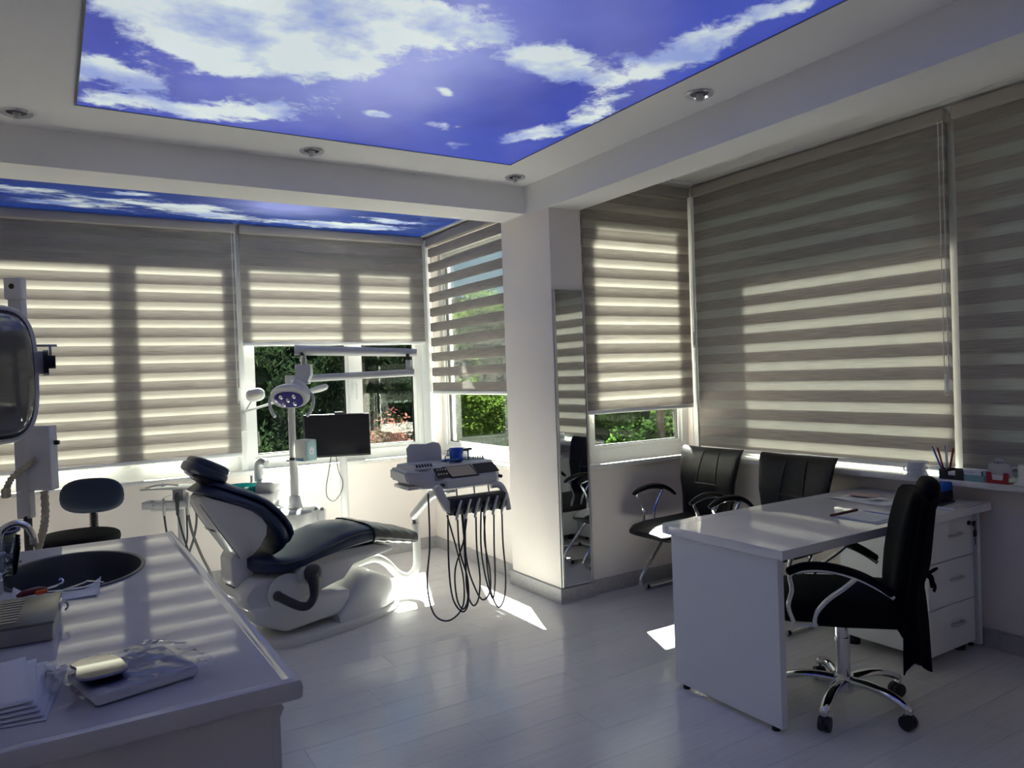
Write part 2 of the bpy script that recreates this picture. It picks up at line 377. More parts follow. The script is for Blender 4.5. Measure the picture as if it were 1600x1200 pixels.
# ------------------------------------------------------------------ sky panels
def sky_mat(name, blobs, streak=(1, 1, 1), glow=None, strength=1.0, deep=(.012, .035, .36), pale=(.06, .12, .62), bias=0.0):
    m = newmat(name); nt = m.node_tree; N = nt.nodes; L = nt.links
    o = N.new('ShaderNodeOutputMaterial'); tc = N.new('ShaderNodeTexCoord')
    def math_(op, a, b=None, clamp=False):
        n = N.new('ShaderNodeMath'); n.operation = op; n.use_clamp = clamp
        for i, v in enumerate((a, b)):
            if v is None: continue
            if isinstance(v, (int, float)): n.inputs[i].default_value = v
            else: L.new(v, n.inputs[i])
        return n.outputs[0]
    def noise(scale, det, rough, dist=0, st=streak):
        mp = N.new('ShaderNodeMapping'); mp.inputs['Scale'].default_value = st; L.new(tc.outputs['Object'], mp.inputs[0])
        t = N.new('ShaderNodeTexNoise'); t.inputs['Scale'].default_value = scale; t.inputs['Detail'].default_value = det
        t.inputs['Roughness'].default_value = rough; t.inputs['Distortion'].default_value = dist
        L.new(mp.outputs[0], t.inputs['Vector']); return t
    wv = noise(2.6, 3, .5)
    dv = N.new('ShaderNodeVectorMath'); dv.operation = 'SUBTRACT'; L.new(wv.outputs['Color'], dv.inputs[0]); dv.inputs[1].default_value = (.5, .5, .5)
    ds = N.new('ShaderNodeVectorMath'); ds.operation = 'SCALE'; L.new(dv.outputs[0], ds.inputs[0]); ds.inputs['Scale'].default_value = .34
    wp = N.new('ShaderNodeVectorMath'); wp.operation = 'ADD'; L.new(tc.outputs['Object'], wp.inputs[0]); L.new(ds.outputs[0], wp.inputs[1])
    def blob(cx, cy, rx, ry, ang):
        mp = N.new('ShaderNodeMapping'); mp.vector_type = 'TEXTURE'
        mp.inputs['Location'].default_value = (cx, cy, 0); mp.inputs['Rotation'].default_value = (0, 0, rad(ang)); mp.inputs['Scale'].default_value = (rx, ry, 1)
        L.new(wp.outputs[0], mp.inputs[0])
        sx = N.new('ShaderNodeSeparateXYZ'); L.new(mp.outputs[0], sx.inputs[0])
        d = math_('ADD', math_('MULTIPLY', sx.outputs[0], sx.outputs[0]), math_('MULTIPLY', sx.outputs[1], sx.outputs[1]))
        return math_('POWER', 2.718, math_('MULTIPLY', d, -1.0))
    tot = None
    for (cx, cy, rx, ry, ang, amp) in blobs:
        v = math_('MULTIPLY', blob(cx, cy, rx, ry, ang), amp)
        tot = v if tot is None else math_('ADD', tot, v)
    n1 = noise(5.5, 9, .62, .5); n2 = noise(2.0, 4, .5); n3 = noise(13, 8, .7, .6)
    dens = math_('ADD', tot, math_('MULTIPLY', math_('SUBTRACT', n1.outputs[0], .5), 1.25))
    dens = math_('ADD', dens, math_('MULTIPLY', math_('SUBTRACT', n3.outputs[0], .5), .9))
    dens = math_('ADD', dens, bias)
    cr = N.new('ShaderNodeMapRange'); cr.interpolation_type = 'SMOOTHSTEP'; cr.inputs[1].default_value = .26; cr.inputs[2].default_value = .68
    L.new(dens, cr.inputs[0])
    def mix(fac, a, b_):
        x = N.new('ShaderNodeMix'); x.data_type = 'RGBA'
        if isinstance(fac, (int, float)): x.inputs[0].default_value = fac
        else: L.new(fac, x.inputs[0])
        for i, c in ((6, a), (7, b_)):
            if isinstance(c, tuple): x.inputs[i].default_value = (*c, 1)
            else: L.new(c, x.inputs[i])
        return x.outputs[2]
    base = mix(n2.outputs[0], deep, pale)
    if glow:
        g = blob(*glow[:5]); base = mix(math_('MULTIPLY', g, glow[5], True), base, (.36, .42, .92))
    n4 = noise(3.4, 5, .5)
    sh = N.new('ShaderNodeMapRange'); sh.inputs[1].default_value = .36; sh.inputs[2].default_value = .56; L.new(n4.outputs[0], sh.inputs[0])
    cloud = mix(sh.outputs[0], (.33, .44, .86), (.84, .95, .98))
    col = mix(cr.outputs[0], base, cloud)
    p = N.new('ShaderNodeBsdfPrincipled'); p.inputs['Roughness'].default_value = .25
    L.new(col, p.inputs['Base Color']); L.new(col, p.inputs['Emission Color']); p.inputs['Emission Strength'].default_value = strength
    L.new(p.outputs[0], o.inputs[0]); return m
main_blobs = [(.42, 2.70, .26, .24, 20, 1.0), (.80, 2.55, .40, .30, 0, 1.1), (1.15, 2.35, .30, .20, -20, 1.0), (.60, 2.98, .24, .18, 30, .9), (.95, 2.85, .3, .3, 0, .6),
              (.22, 3.30, .15, .20, 0, 1.0), (.42, 3.38, .14, .12, 0, .8), (.2, 3.66, .14, .10, 0, .9), (.52, 3.64, .20, .11, 0, .95), (.85, 3.52, .26, .13, -10, 1.0), (1.05, 3.30, .18, .14, 0, .35),
              (1.70, 2.42, .19, .19, 0, 1.0), (1.88, 2.56, .14, .2, 0, .9), (2.12, 2.30, .13, .40, -8, .85), (2.20, 1.85, .12, .40, -8, .8), (2.26, 2.95, .12, .28, 0, .8), (2.14, 3.28, .15, .16, 0, .75),
              (1.50, 2.90, .07, .06, 0, .8), (1.35, 3.29, .07, .05, 0, .8), (1.70, 3.30, .09, .08, 0, .65), (1.93, 3.54, .10, .07, 0, .7), (1.42, 2.30, .08, .05, 0, .7), (1.0, 1.3, .5, .4, 10, .8), (1.9, .9, .4, .3, 0, .7)]
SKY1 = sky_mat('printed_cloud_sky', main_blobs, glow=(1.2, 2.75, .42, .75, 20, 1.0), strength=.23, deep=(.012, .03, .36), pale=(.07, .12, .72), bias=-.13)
b = B(); box(b, .144, 2.363, .3, 3.757, 2.724, ZC+.002)
panel = thing('sky_ceiling_panel', 'large printed blue sky and cloud panel on the main ceiling', 'ceiling panel', (1.25, 2.03, 2.724))
o = obj('printed_film', b, SKY1, panel, smooth=False, loc=(-1.25, -2.03, -2.724))
b = B()
for (x0, x1, y0, y1) in ((.136, .144, .292, 3.765), (2.363, 2.371, .292, 3.765), (.144, 2.363, 3.757, 3.765), (.144, 2.363, .292, .3)): box(b, x0, x1, y0, y1, 2.722, ZC+.001)
obj('edge_strip', b, pm('panel_dark_edge', (.10, .12, .14), .5), panel, smooth=False, loc=(-1.25, -2.03, -2.724))
bay_blobs = [(-.1, 5.35, .35, .10, 5, .5), (.15, 5.6, .4, .12, 0, .6), (.75, 5.42, .35, .10, 0, .8), (1.0, 5.60, .3, .10, 5, .6), (2.1, 5.62, .45, .10, 0, .75), (2.3, 5.35, .3, .07, 0, .6), (1.6, 5.7, .5, .08, 0, .5), (.45, 5.2, .12, .05, 0, .7)]
SKY2 = sky_mat('printed_bay_sky', bay_blobs, streak=(.8, 1.8, 1), glow=(1.42, 5.12, .34, .28, 0, 1.3), strength=.15, deep=(.008, .022, .20), pale=(.03, .09, .42), bias=.06)
bp = thing('sky_ceiling_panel', 'narrow printed blue sky panel above the bay window blinds', 'ceiling panel', (1.2, 5.3, 2.69))
b = B(); box(b, XL+.02, 2.745, 4.53, 5.865, 2.692, ZBAY+.002); obj('printed_film', b, SKY2, bp, smooth=False, loc=(-1.2, -5.3, -2.69))
b = B(); box(b, 2.745, 2.775, 4.53, 5.895, 2.682, ZBAY+.001); box(b, XL+.02, 2.745, 5.865, 5.895, 2.682, ZBAY+.001)
obj('edge_strip', b, M_PVC, bp, smooth=False, loc=(-1.2, -5.3, -2.69))

# ------------------------------------------------------------------ downlights
def downlight(x, y, z, label):
    t = thing('downlight', label, 'ceiling lamp', (x, y, z), 0, 'recessed chrome downlights')
    b = B(); lathe(b, [(.040, -.002), (.052, -.010), (.062, -.010), (.066, -.004), (.066, 0.001), (.040, 0.001)], 28); b2 = obj('ring', b, M_CHROME, t)
    b = B(); lathe(b, [(.0, -.0005), (.040, -.0005), (.040, -.004), (0.0, -.004)], 24); obj('reflector', b, pm('lamp_recess', (.10, .10, .10), .4, .6), t)
    b = B(); lathe(b, [(.0, -.038), (.013, -.037), (.016, -.030), (.016, -.003), (0, -.003)], 16); obj('bulb', b, pm('frosted_bulb', (.75, .74, .72), .3), t)
    return t
downlight(-.082, 3.995, ZC, 'chrome recessed downlight left of the sky panel near the cross beam')
downlight(1.252, 4.003, ZC, 'chrome recessed downlight midway along the cross beam')
downlight(2.554, 4.006, ZC, 'chrome recessed downlight in the ceiling corner by the pillar')
downlight(2.567, 2.438, ZC, 'chrome recessed downlight beside the long beam right of the sky panel')
downlight(2.567, .90, ZC, 'chrome recessed downlight beside the long beam nearest the viewer')

# ------------------------------------------------------------------ windows
def window(n, label, loc, rz, w, h, mull=(), handle=None, deep=.07, fr=.06):
    """local x along the wall, y outwards, z up; loc = lower left corner"""
    t = thing('window_%d' % n, label, 'window', loc, rz, kind='structure')
    b = B()
    box(b, 0, w, 0, deep, 0, fr+.02); box(b, 0, w, 0, deep, h-fr, h); box(b, 0, fr, 0, deep, fr+.02, h-fr); box(b, w-fr, w, 0, deep, fr+.02, h-fr)
    xs = [fr]
    for m_ in mull: box(b, m_-.045, m_+.045, -.006, deep, fr+.02, h-fr); xs += [m_-.045, m_+.045]
    xs.append(w-fr)
    obj('frame', b, M_PVC, t, smooth=False)
    for i in range(0, len(xs), 2):
        a0, a1 = xs[i], xs[i+1]
        b = B(); k = .028
        for (p0, p1, q0, q1) in ((a0, a1, fr+.02, fr+.02+k), (a0, a1, h-fr-k, h-fr), (a0, a0+k, fr+.02+k, h-fr-k), (a1-k, a1, fr+.02+k, h-fr-k)):
            box(b, p0, p1, .014, .05, q0, q1)
        obj('sash', b, M_PVC, t, smooth=False)
        b = B(); k2 = .006
        for (p0, p1, q0, q1) in ((a0+k, a1-k, fr+.02+k, fr+.02+k+k2), (a0+k, a1-k, h-fr-k-k2, h-fr-k), (a0+k, a0+k+k2, fr+.02+k+k2, h-fr-k-k2), (a1-k-k2, a1-k, fr+.02+k+k2, h-fr-k-k2)):
            box(b, p0, p1, .020, .044, q0, q1)
        obj('gasket', b, M_BLACK, t, smooth=False)
        b = B(); box(b, a0+k, a1-k, .031, .033, fr+.02+k, h-fr-k); obj('pane', b, M_GLASS, t, smooth=False)
    for (hx, hz) in (handle or ()):
        b = B(); rbox(b, (hx, -.006, hz), (.026, .014, .07), .005); tube(b, cat([(hx, -.012, hz), (hx, -.045, hz), (hx, -.05, hz-.03), (hx, -.05, hz-.12)], 4), .010, 8)
        obj('handle', b, M_PVC, t)
    return t
YW = 5.975
window(1, 'white framed window behind the long lowered blind left of the dental chair', (XL+.05, YW, .82), 0, 1.665, 1.77, (.86+.05,))
window(2, 'white framed window behind the dental lamp under the half raised blind', (1.27, YW, .82), 0, 1.51, 1.77, (.885,), [(.885, .62)])
window(3, 'white framed bay side window next to the pillar', (2.89, 5.83, .82), -90, 1.31, 1.77)
window(4, 'white framed niche window between pillar and corner', (3.04, 4.0, .865), 0, .945, 1.79)
window(5, 'wide white framed window behind the desk blinds', (4.058, 3.90, .865), -90, 1.72, 1.79)
window(6, 'white framed window behind the rightmost blind', (4.058, 2.0, .865), -90, 1.70, 1.79, (.85,))
# white corner posts and cover strips
b = B(); box(b, 1.222, 1.262, YBK-.01, YW+.07, .80, 2.62); struct('trim_3', b, M_PVC, 'white upright post between the two bay blinds', 'post')
b = B(); box(b, 2.775, 2.90, 5.835, YW+.08, .80, 2.66); struct('trim_4', b, M_PVC, 'white corner post of the bay windows', 'post')
b = B(); box(b, 3.99, 4.14, 3.905, 4.06, .84, 2.74); struct('trim_5', b, M_PVC, 'white corner post beside the niche window', 'post')
b = B(); box(b, 4.04, 4.14, 2.0, 2.18, .866, 2.66); struct('trim_6', b, M_PVC, 'white upright post between the two desk blinds', 'post')
# sills
b = B(); rbox(b, ((XL+2.79)/2, (5.872+5.98)/2, .805), (2.79-XL, .108, .03), .006); struct('trim_7', b, M_SILL, 'white marble sill along the bay back windows', 'sill', True)
b = B(); rbox(b, (2.85, (YC1+5.88)/2, .8055), (.10, 5.88-YC1, .03), .006); struct('trim_8', b, M_SILL, 'white marble sill of the bay side window', 'sill', True)
b = B(); rbox(b, ((XC1+3.96)/2, 3.96, .85), (3.96-XC1, .10, .03), .006); struct('trim_9', b, M_SILL, 'white marble sill of the niche window', 'sill', True)
b = B(); rbox(b, (4.0, (.3+3.94)/2, .85), (.21, 3.94-.3, .032), .007); struct('trim_10', b, M_SILL, 'white marble sill behind the desk holding office things', 'sill', True)

# ------------------------------------------------------------------ zebra blinds
def blind(label, loc, rz, w, h, mode, off=0.0, cord=None, seed=0):
    """local x along width (centre 0), z from bottom rail up, room is -y"""
    rnd = random.Random(seed)
    t = thing('zebra_blind', label, 'blind', loc, rz, 'zebra roller blinds')
    P = .127; fo = .071
    sh = M_SHEERO if mode == 'open' else M_SHEER
    roff = {'closed': .035, 'open': .003, 'semi': .008}[mode]
    nseg = max(8, int(w/.07)); amp = .0016
    ph = rnd.random()*6
    def yoff(x, z): return amp*math.sin(x*9+ph+z*3)+amp*.6*math.sin(x*23+z*5)
    def strip(name, z0, z1, m, yb):
        b = B(); rows = 2
        R = [[(-w/2+w*i/nseg, yb+yoff(-w/2+w*i/nseg, z0+(z1-z0)*j/rows), z0+(z1-z0)*j/rows) for i in range(nseg+1)] for j in range(rows+1)]
        loft(b, R, False, False, False)
        o = obj(name, b, m, t, recalc=False); return o
    z = .03-off
    while z < h-.06:
        a0, a1 = max(z, .03), min(z+fo, h-.06)
        if a1-a0 > .004: strip('fabric_band', a0, a1, M_OPAQ, -.006)
        a0, a1 = max(z+fo, .03), min(z+P, h-.06)
        if a1-a0 > .004: strip('sheer_band', a0, a1, sh, -.006)
        z += P
    b = B(); z = .03-off-roff-P
    while z < h-.05:
        for (q0, q1, mi) in ((z, z+fo, 0), (z+fo, z+P, 1)):
            a0, a1 = max(q0, .03), min(q1, h-.05)
            if a1-a0 > .002:
                loft(b, [[(-w/2+w*i/nseg, .010+yoff(-w/2+w*i/nseg, zz), zz) for i in range(nseg+1)] for zz in (a0, a1)], False, False, False, mi)
        z += P
    obj('rear_fabric', b, [M_OPAQ, sh], t, recalc=False)
    b = B(); rbox(b, (0, .0, h-.028), (w+.012, .062, .072), .012, 3); obj('headrail', b, HR, t)
    b = B(); rbox(b, (0, .002, .016), (w+.004, .026, .030), .010, 3); obj('bottom_rail', b, M_PVC, t)
    if cord:
        cx, cz = cord; b = B()
        tube(b, [(cx, -.03, h-.06), (cx, -.03, cz)], .0022, 6); tube(b, [(cx+.022, -.03, h-.06), (cx+.022, -.03, cz)], .0022, 6)
        tube(b, cat([(cx, -.03, cz), (cx+.003, -.03, cz-.01), (cx+.011, -.03, cz-.014), (cx+.019, -.03, cz-.01), (cx+.022, -.03, cz)], 4), .0022, 6)
        rbox(b, (cx+.011, -.03, cz+.05), (.012, .010, .10), .004)
        obj('pull_chain', b, M_PVC, t)
    return t
HR = pm('blind_headrail_cloth', (.36, .33, .30), .7)
blind('long lowered zebra blind left of the dental chair', ((XL+.02+1.215)/2, 5.875, .935), 0, 1.215-XL-.02, 2.68-.935, 'closed', .02, (.80, .42), 1)
blind('half raised zebra blind behind the dental lamp and monitor', ((1.255+2.765)/2, 5.875, 1.765), 0, 2.765-1.255, 2.68-1.765, 'closed', .05, None, 2)
blind('see-through zebra blind on the bay side next to the pillar', (2.80, (4.53+5.815)/2, 1.335), -90, 5.815-4.53, 2.655-1.335, 'open', .0, None, 3)
blind('zebra blind on the niche window between pillar and corner', ((3.005+3.965)/2, 3.925, 1.195), 0, .96, 2.77-1.195, 'closed', .01, (.47, .45), 4)
blind('widest zebra blind reaching the sill behind the desk', (4.0, (3.89+2.105)/2, .888), -90, 3.89-2.105, 2.775-.888, 'semi', .05, (.87, .42), 5)
blind('zebra blind at the right edge behind the office chair', (4.0, (2.06+.42)/2, .888), -90, 2.06-.42, 2.775-.888, 'semi', .05, None, 6)

# ------------------------------------------------------------------ tall mirror on the pillar
t = thing('wall_mirror', 'tall narrow mirror with thin metal edges on the pillar', 'mirror', (2.872, YC0-.004, .10))
b = B(); box(b, -.112, .112, -.004, .003, 0, 1.915); obj('mirror_glass', b, M_MIRROR, t, smooth=False)
for sx in (-1, 1):
    b = B(); rbox(b, (sx*.116, -.003, .957), (.012, .016, 1.92), .002, 1); obj('side_strip', b, M_ALU, t, smooth=False)

# ================================================================== outside
struct('ground_outside', box(B(), -40, 60, 6.5, 90, -3.4, -3.2), M_LAWN, 'dark lawn outside below the windows', 'ground')  # lawn coloured near black so the strong sun does not bleach it
def leafmat(name, c, c2, tr=.35):
    m = newmat(name); nt = m.node_tree; N = nt.nodes; L = nt.links
    o = N.new('ShaderNodeOutputMaterial'); tc = N.new('ShaderNodeTexCoord'); t = N.new('ShaderNodeTexNoise'); t.inputs['Scale'].default_value = 2.3; t.inputs['Detail'].default_value = 4
    L.new(tc.outputs['Object'], t.inputs['Vector'])
    cr = N.new('ShaderNodeValToRGB'); cr.color_ramp.elements[0].position = .35; cr.color_ramp.elements[1].position = .65
    cr.color_ramp.elements[0].color = (*c, 1); cr.color_ramp.elements[1].color = (*c2, 1); L.new(t.outputs[0], cr.inputs[0])
    d = N.new('ShaderNodeBsdfDiffuse'); e = N.new('ShaderNodeBsdfTranslucent'); x = N.new('ShaderNodeMixShader'); x.inputs[0].default_value = tr
    L.new(cr.outputs[0], d.inputs[0]); L.new(cr.outputs[0], e.inputs[0]); L.new(d.outputs[0], x.inputs[1]); L.new(e.outputs[0], x.inputs[2]); L.new(x.outputs[0], o.inputs[0])
    return m
L_DARK = leafmat('conifer_needles', (.003, .007, .004), (.013, .022, .009), .15)
L_MID = leafmat('broad_leaves', (.008, .022, .005), (.030, .060, .012), .4)
L_LIGHT = leafmat('pale_green_leaves', (.020, .042, .006), (.060, .092, .018), .45)  # paler green foliage colour of some trees and a shrub
L_PINK = leafmat('red_shrub_leaves', (.02, .025, .012), (.10, .030, .030), .35)
M_BARK = pm('bark', (.07, .05, .035), .9, noise=.2, nscale=12)
def tree(name, label, loc, h0, h1, rx, ry, m, n, leaf, seed, kind='round', group='trees outside the windows'):
    rnd = random.Random(seed)
    t = thing(name, label, 'tree' if 'tree' in name else 'shrub', loc, 0, group)
    b = B()
    if kind != 'shrub': tube(b, cat([(0, 0, 0), (.05, .02, (h0-0)*.6), (-.03, .04, h0+(h1-h0)*.4), (0, 0, h1*.95)], 4), [.16, .03], 8)
    else:
        for k in range(5): a = rnd.random()*6.28; tube(b, [(0, 0, 0), (math.cos(a)*rx*.4, math.sin(a)*ry*.4, h1*.6)], [.03, .01], 6)
    obj('trunk', b, M_BARK, t)
    cl = []
    for k in range(46 if kind != 'cone' else 70):
        u = rnd.random(); z = h0+(h1-h0)*u; a = rnd.random()*2*PI
        rr = (1-u*.75) if kind == 'cone' else math.sqrt(max(.05, 1-(2*u-1)**2))
        rr *= .35+.65*math.sqrt(rnd.random())
        cl.append((math.cos(a)*rx*rr, math.sin(a)*ry*rr, z, .22+.25*rnd.random()))
    V_, F_ = [], []
    sc = (rx+ry)/2
    for i in range(n):
        c = cl[rnd.randrange(len(cl))]
        d = Vector((rnd.gauss(0, 1), rnd.gauss(0, 1), rnd.gauss(0, .7))).normalized()*(rnd.random()**.4)*c[3]*max(.6, sc*.75)
        p = Vector(c[:3])+d
        a = Vector((rnd.gauss(0, 1), rnd.gauss(0, 1), rnd.gauss(0, .6))).normalized()
        if kind == 'cone': a = (a+Vector((0, 0, -.7))).normalized()
        q = a.cross(Vector((rnd.gauss(0, 1), rnd.gauss(0, 1), rnd.gauss(0, 1)))).normalized()
        s = leaf*(.6+.8*rnd.random()); wv = s*(.42 if kind != 'cone' else .24)
        k = len(V_)
        V_ += [p-a*s, p+q*wv, p+a*s, p-q*wv]; F_.append((k, k+1, k+2, k+3))
    me = bpy.data.meshes.new('foliage'); me.from_pydata([tuple(v) for v in V_], [], F_); me.materials.append(m)
    o = bpy.data.objects.new('foliage', me); COL.objects.link(o); o.parent = t; o['kind'] = 'stuff'
    return t
G = -3.2
tree('conifer_tree', 'dark conifer tree outside behind the dental lamp', (2.2, 10.2, G), .6, 8.6, 1.25, 1.2, L_DARK, 32000, .06, 1, 'cone')
tree('conifer_tree', 'dark conifer tree outside behind the black monitor', (5.1, 13.6, G), .6, 8.2, 1.5, 1.4, L_DARK, 30000, .065, 2, 'cone')
tree('conifer_tree', 'dark conifer tree outside left of the half raised blind', (-.3, 12.6, G), .6, 8.2, 1.3, 1.2, L_DARK, 14000, .08, 3, 'cone')
tree('flowering_shrub', 'low reddish shrub outside below the monitor window', (3.45, 8.4, G), 1.6, 4.1, .55, .45, L_PINK, 9000, .03, 4, 'shrub', 'shrubs outside the windows')
tree('leafy_shrub', 'light green shrub outside at the bay corner', (4.75, 8.7, G), 1.5, 4.5, .55, .5, L_LIGHT, 12000, .034, 5, 'shrub', 'shrubs outside the windows')
tree('broadleaf_tree', 'sunlit light green tree outside the bay side window', (6.15, 10.5, G), .8, 5.9, 1.15, 1.1, L_LIGHT, 34000, .042, 6)
tree('broadleaf_tree', 'green tree outside beyond the bay side window near the pillar', (8.7, 13.6, G), .8, 6.3, 1.4, 1.3, L_MID, 24000, .07, 7)
tree('broadleaf_tree', 'green leafy tree filling the niche window', (7.2, 7.7, G), .9, 6.2, 1.1, 1.1, L_MID, 34000, .042, 8)
tree('broadleaf_tree', 'tall green tree outside right of the niche window', (10.6, 9.6, G), 1.0, 6.8, 1.6, 1.6, L_MID, 24000, .06, 9)
tree('broadleaf_tree', 'pale green tree far outside above the bay side hedge', (9.0, 21.0, G), 1.2, 7.0, 2.2, 2.0, L_LIGHT, 9000, .13, 10)
def hedge(label, x0, x1, y0, y1, z1, m, n, leaf, seed):
    rnd = random.Random(seed); V_, F_ = [], []
    for i in range(n):
        p = Vector((x0+(x1-x0)*rnd.random(), y0+(y1-y0)*rnd.random()**1.6, G+(z1-G)*rnd.random()))
        a = Vector((rnd.gauss(0, 1), rnd.gauss(0, .6), rnd.gauss(0, 1))).normalized(); q = a.cross(Vector((rnd.gauss(0, .4), 1, rnd.gauss(0, .4)))).normalized()
        s = leaf*(.6+.8*rnd.random()); k = len(V_); V_ += [p-a*s, p+q*s*.6, p+a*s, p-q*s*.6]; F_.append((k, k+1, k+2, k+3))
    me = bpy.data.meshes.new('hedge'); me.from_pydata([tuple(v) for v in V_], [], F_); me.materials.append(m)
    o = bpy.data.objects.new('hedge', me); COL.objects.link(o); tag(o, label, 'hedge', kind='stuff')
hedge('tall dark hedge behind the conifers outside', -16, 13, 16.6, 17.4, 3.4, L_DARK, 48000, .15, 21)
hedge('green hedge behind the trees outside the niche window', 13.5, 24, 17.5, 18.4, 3.2, L_MID, 12000, .19, 22)

# ================================================================== dental chair
ch = thing('dental_chair', 'white dental patient chair with navy cushions beside the bay windows', 'dental chair', (1.4, 4.55, 0), 10)
# floor plate (boat shaped)
def boat(us, z0, z1, inset=0.012):
    lo = [(u_, -w_, 0) for u_, w_ in us]+[(u_, w_, 0) for u_, w_ in us[::-1]]
    return lo
plate = [(-.46, .18), (-.43, .25), (-.36, .292), (-.15, .294), (.04, .275), (.2, .237), (.33, .185), (.43, .125), (.486, .072), (.50, .02)]
ring = [(u_, -w_) for u_, w_ in plate]+[(u_, w_) for u_, w_ in plate[::-1]]
def scaled(rg, k, z): return [((u_-.05)*k+.05, w_*k, z) for u_, w_ in rg]
b = B(); loft(b, [scaled(ring, 1.0, 0.002), scaled(ring, 1.0, .03), scaled(ring, .985, .042), scaled(ring, .95, .048)]); obj('base_plate', b, M_WPLAS, ch)
# rear rounded housing on the plate
b = B(); secs = [(-.04, .255, .06, .10), (.0, .255, .06, .155), (.06, .248, .06, .215), (.115, .238, .06, .265), (.175, .225, .06, .295), (.25, .20, .06, .282), (.33, .165, .06, .25), (.40, .125, .06, .215), (.445, .085, .06, .175), (.46, .05, .06, .15)]
rings = []
for (u_, w_, z0, z1) in secs:
    r_ = []
    for k in range(17):
        a = PI*k/16; cx = math.cos(a); cz = math.sin(a)
        r_.append((u_, -math.copysign(abs(cx)**.42, cx)*w_*(1.0 if k in (0, 16) else 1), .045+(z1-.045)*abs(cz)**.38 if cz > 1e-6 else .045))
    rings.append(r_)
loft(b, rings); obj('base_housing', b, M_WPLAS, ch)
# lift body
b = B(); prism(b, [(-.56, .245), (-.53, .15), (-.36, .074), (-.02, .10), (.04, .16), (.05, .232), (-.15, .243), (-.45, .242)], -.235, .235, 'y', .02, 3); obj('lift_body', b, M_WPLAS, ch)
b = B()
rings = []
for (v_, s_) in ((-.215, .86), (-.20, .95), (-.16, 1.0), (.16, 1.0), (.20, .95), (.215, .86)):
    rings.append([(-.435+.14*s_*math.cos(2*PI*k/26)*(1.15 if math.cos(2*PI*k/26) < 0 else 1.2), v_, .295+.105*s_*math.sin(2*PI*k/26)) for k in range(26)])
loft(b, rings); obj('rear_drum', b, M_WPLAS, ch)
b = B(); lathe(b, [(.0, .0), (.105, .0), (.112, .006), (.112, .02), (0, .02)], 32, T(-.355, -.225, .295) @ RX(90)); obj('pivot_cover', b, M_WPLAS, ch)
# seat frame
b = B(); prism(b, [(-.50, .335), (-.45, .27), (-.33, .235), (-.135, .243), (.041, .284), (.112, .358), (.27, .382), (.393, .394), (.405, .418), (.25, .46), (.0, .46), (-.25, .41), (-.45, .405), (-.5, .385)], -.175, .175, 'y', .016, 2); obj('seat_frame', b, M_WPLAS, ch)
# seat cushion: loft along u
def cush_ring(u_, z0, z1, w_, crown, n=20, tilt=0.0):
    zc, hz = (z0+z1)/2, (z1-z0)/2; out = []
    for k in range(n):
        a = 2*PI*k/n; c, s = math.cos(a), math.sin(a)
        y_ = math.copysign(abs(c)**.35, c)*w_; z_ = zc+math.copysign(abs(s)**.55, s)*hz
        if s > 0: z_ += crown*(1-(y_/w_)**2)
        out.append((u_+tilt*(z_-z0), y_, z_))
    return out
seat = [(-.515, .445, .49, .13), (-.50, .425, .505, .19), (-.45, .414, .502, .25), (-.376, .408, .485, .268), (-.25, .425, .487, .27), (-.13, .448, .525, .27), (0, .463, .568, .266), (.1, .472, .582, .26), (.214, .478, .572, .25)]
b = B(); loft(b, [cush_ring(u_, z0, z1, w_, .012) for u_, z0, z1, w_ in seat]); obj('seat_cushion', b, M_NAVY, ch)
legs = [(.214, .478, .57, .246), (.35, .455, .535, .222), (.46, .432, .50, .198), (.53, .416, .473, .175), (.555, .425, .462, .15)]
b = B(); loft(b, [cush_ring(u_, z0, z1, w_, .008) for u_, z0, z1, w_ in legs]); obj('leg_cushion', b, M_NAVY, ch)
# black protective cover over the leg rest
rnd = random.Random(5); rings = []
for i in range(15):
    f_ = i/14; u_ = .218+.36*f_
    z0 = .478+(.408-.478)*min(1, f_*1.05); z1 = .574+(.470-.574)*f_; w_ = .252-.072*f_
    rg = cush_ring(u_, z0-.006, z1+.006, w_+.008, .01, 26)
    rings.append([(x_+.004*math.sin(9*y_+i), y_, z_+.004*math.sin(i*1.9+y_*30)+.003*rnd.random()) for (x_, y_, z_) in rg])
b = B(); loft(b, rings, False, False); obj('foot_cover', b, M_BLKV, ch)
# piping on the seat
b = B()
for s_ in (-1, 1): tube(b, cat([(u_, s_*(w_+.001), z0+(z1-z0)*.78) for u_, z0, z1, w_ in seat[2:]], 4), .0045, 6)
obj('seat_piping', b, M_BLACK, ch)
# backrest
wd = Vector((-.541, 0, .841)); nd = Vector((.841, 0, .541)); R0 = Vector((-.563, 0, .514))
def BRP(s_, v_, n_): p = R0+wd*s_+nd*n_; return (p.x, v_, p.z)
sh = [(-.035, .115, .06, .0), (-.01, .15, .11, .0), (.03, .18, .168, 0), (.08, .205, .196, 0), (.14, .212, .196, 0), (.20, .208, .178, 0), (.27, .19, .140, .002), (.33, .165, .098, .006), (.375, .13, .066, .012), (.405, .085, .05, .02)]
rings = []
for (s_, w_, ne, n0) in sh:
    r_ = []; k = min(.10, w_*.55)
    for i in range(9):
        f_ = i/8; r_.append(BRP(s_, -w_+(w_-k)*f_, ne+(n0-ne)*(math.sin(f_*PI/2)**1.0)))
    for i in range(1, 4): r_.append(BRP(s_, -k+2*k*i/4, n0-.012*math.sin(PI*i/4)))
    for i in range(9):
        f_ = i/8; r_.append(BRP(s_, k+(w_-k)*f_, n0+(ne-n0)*(1-math.cos(f_*PI/2))))
    r_.append(BRP(s_, w_*.5, ne+.01)); r_.append(BRP(s_, -w_*.5, ne+.01))
    rings.append(r_)
b = B(); loft(b, rings); back_shell = obj('backrest_shell', b, M_WPLAS, ch)
b = B()
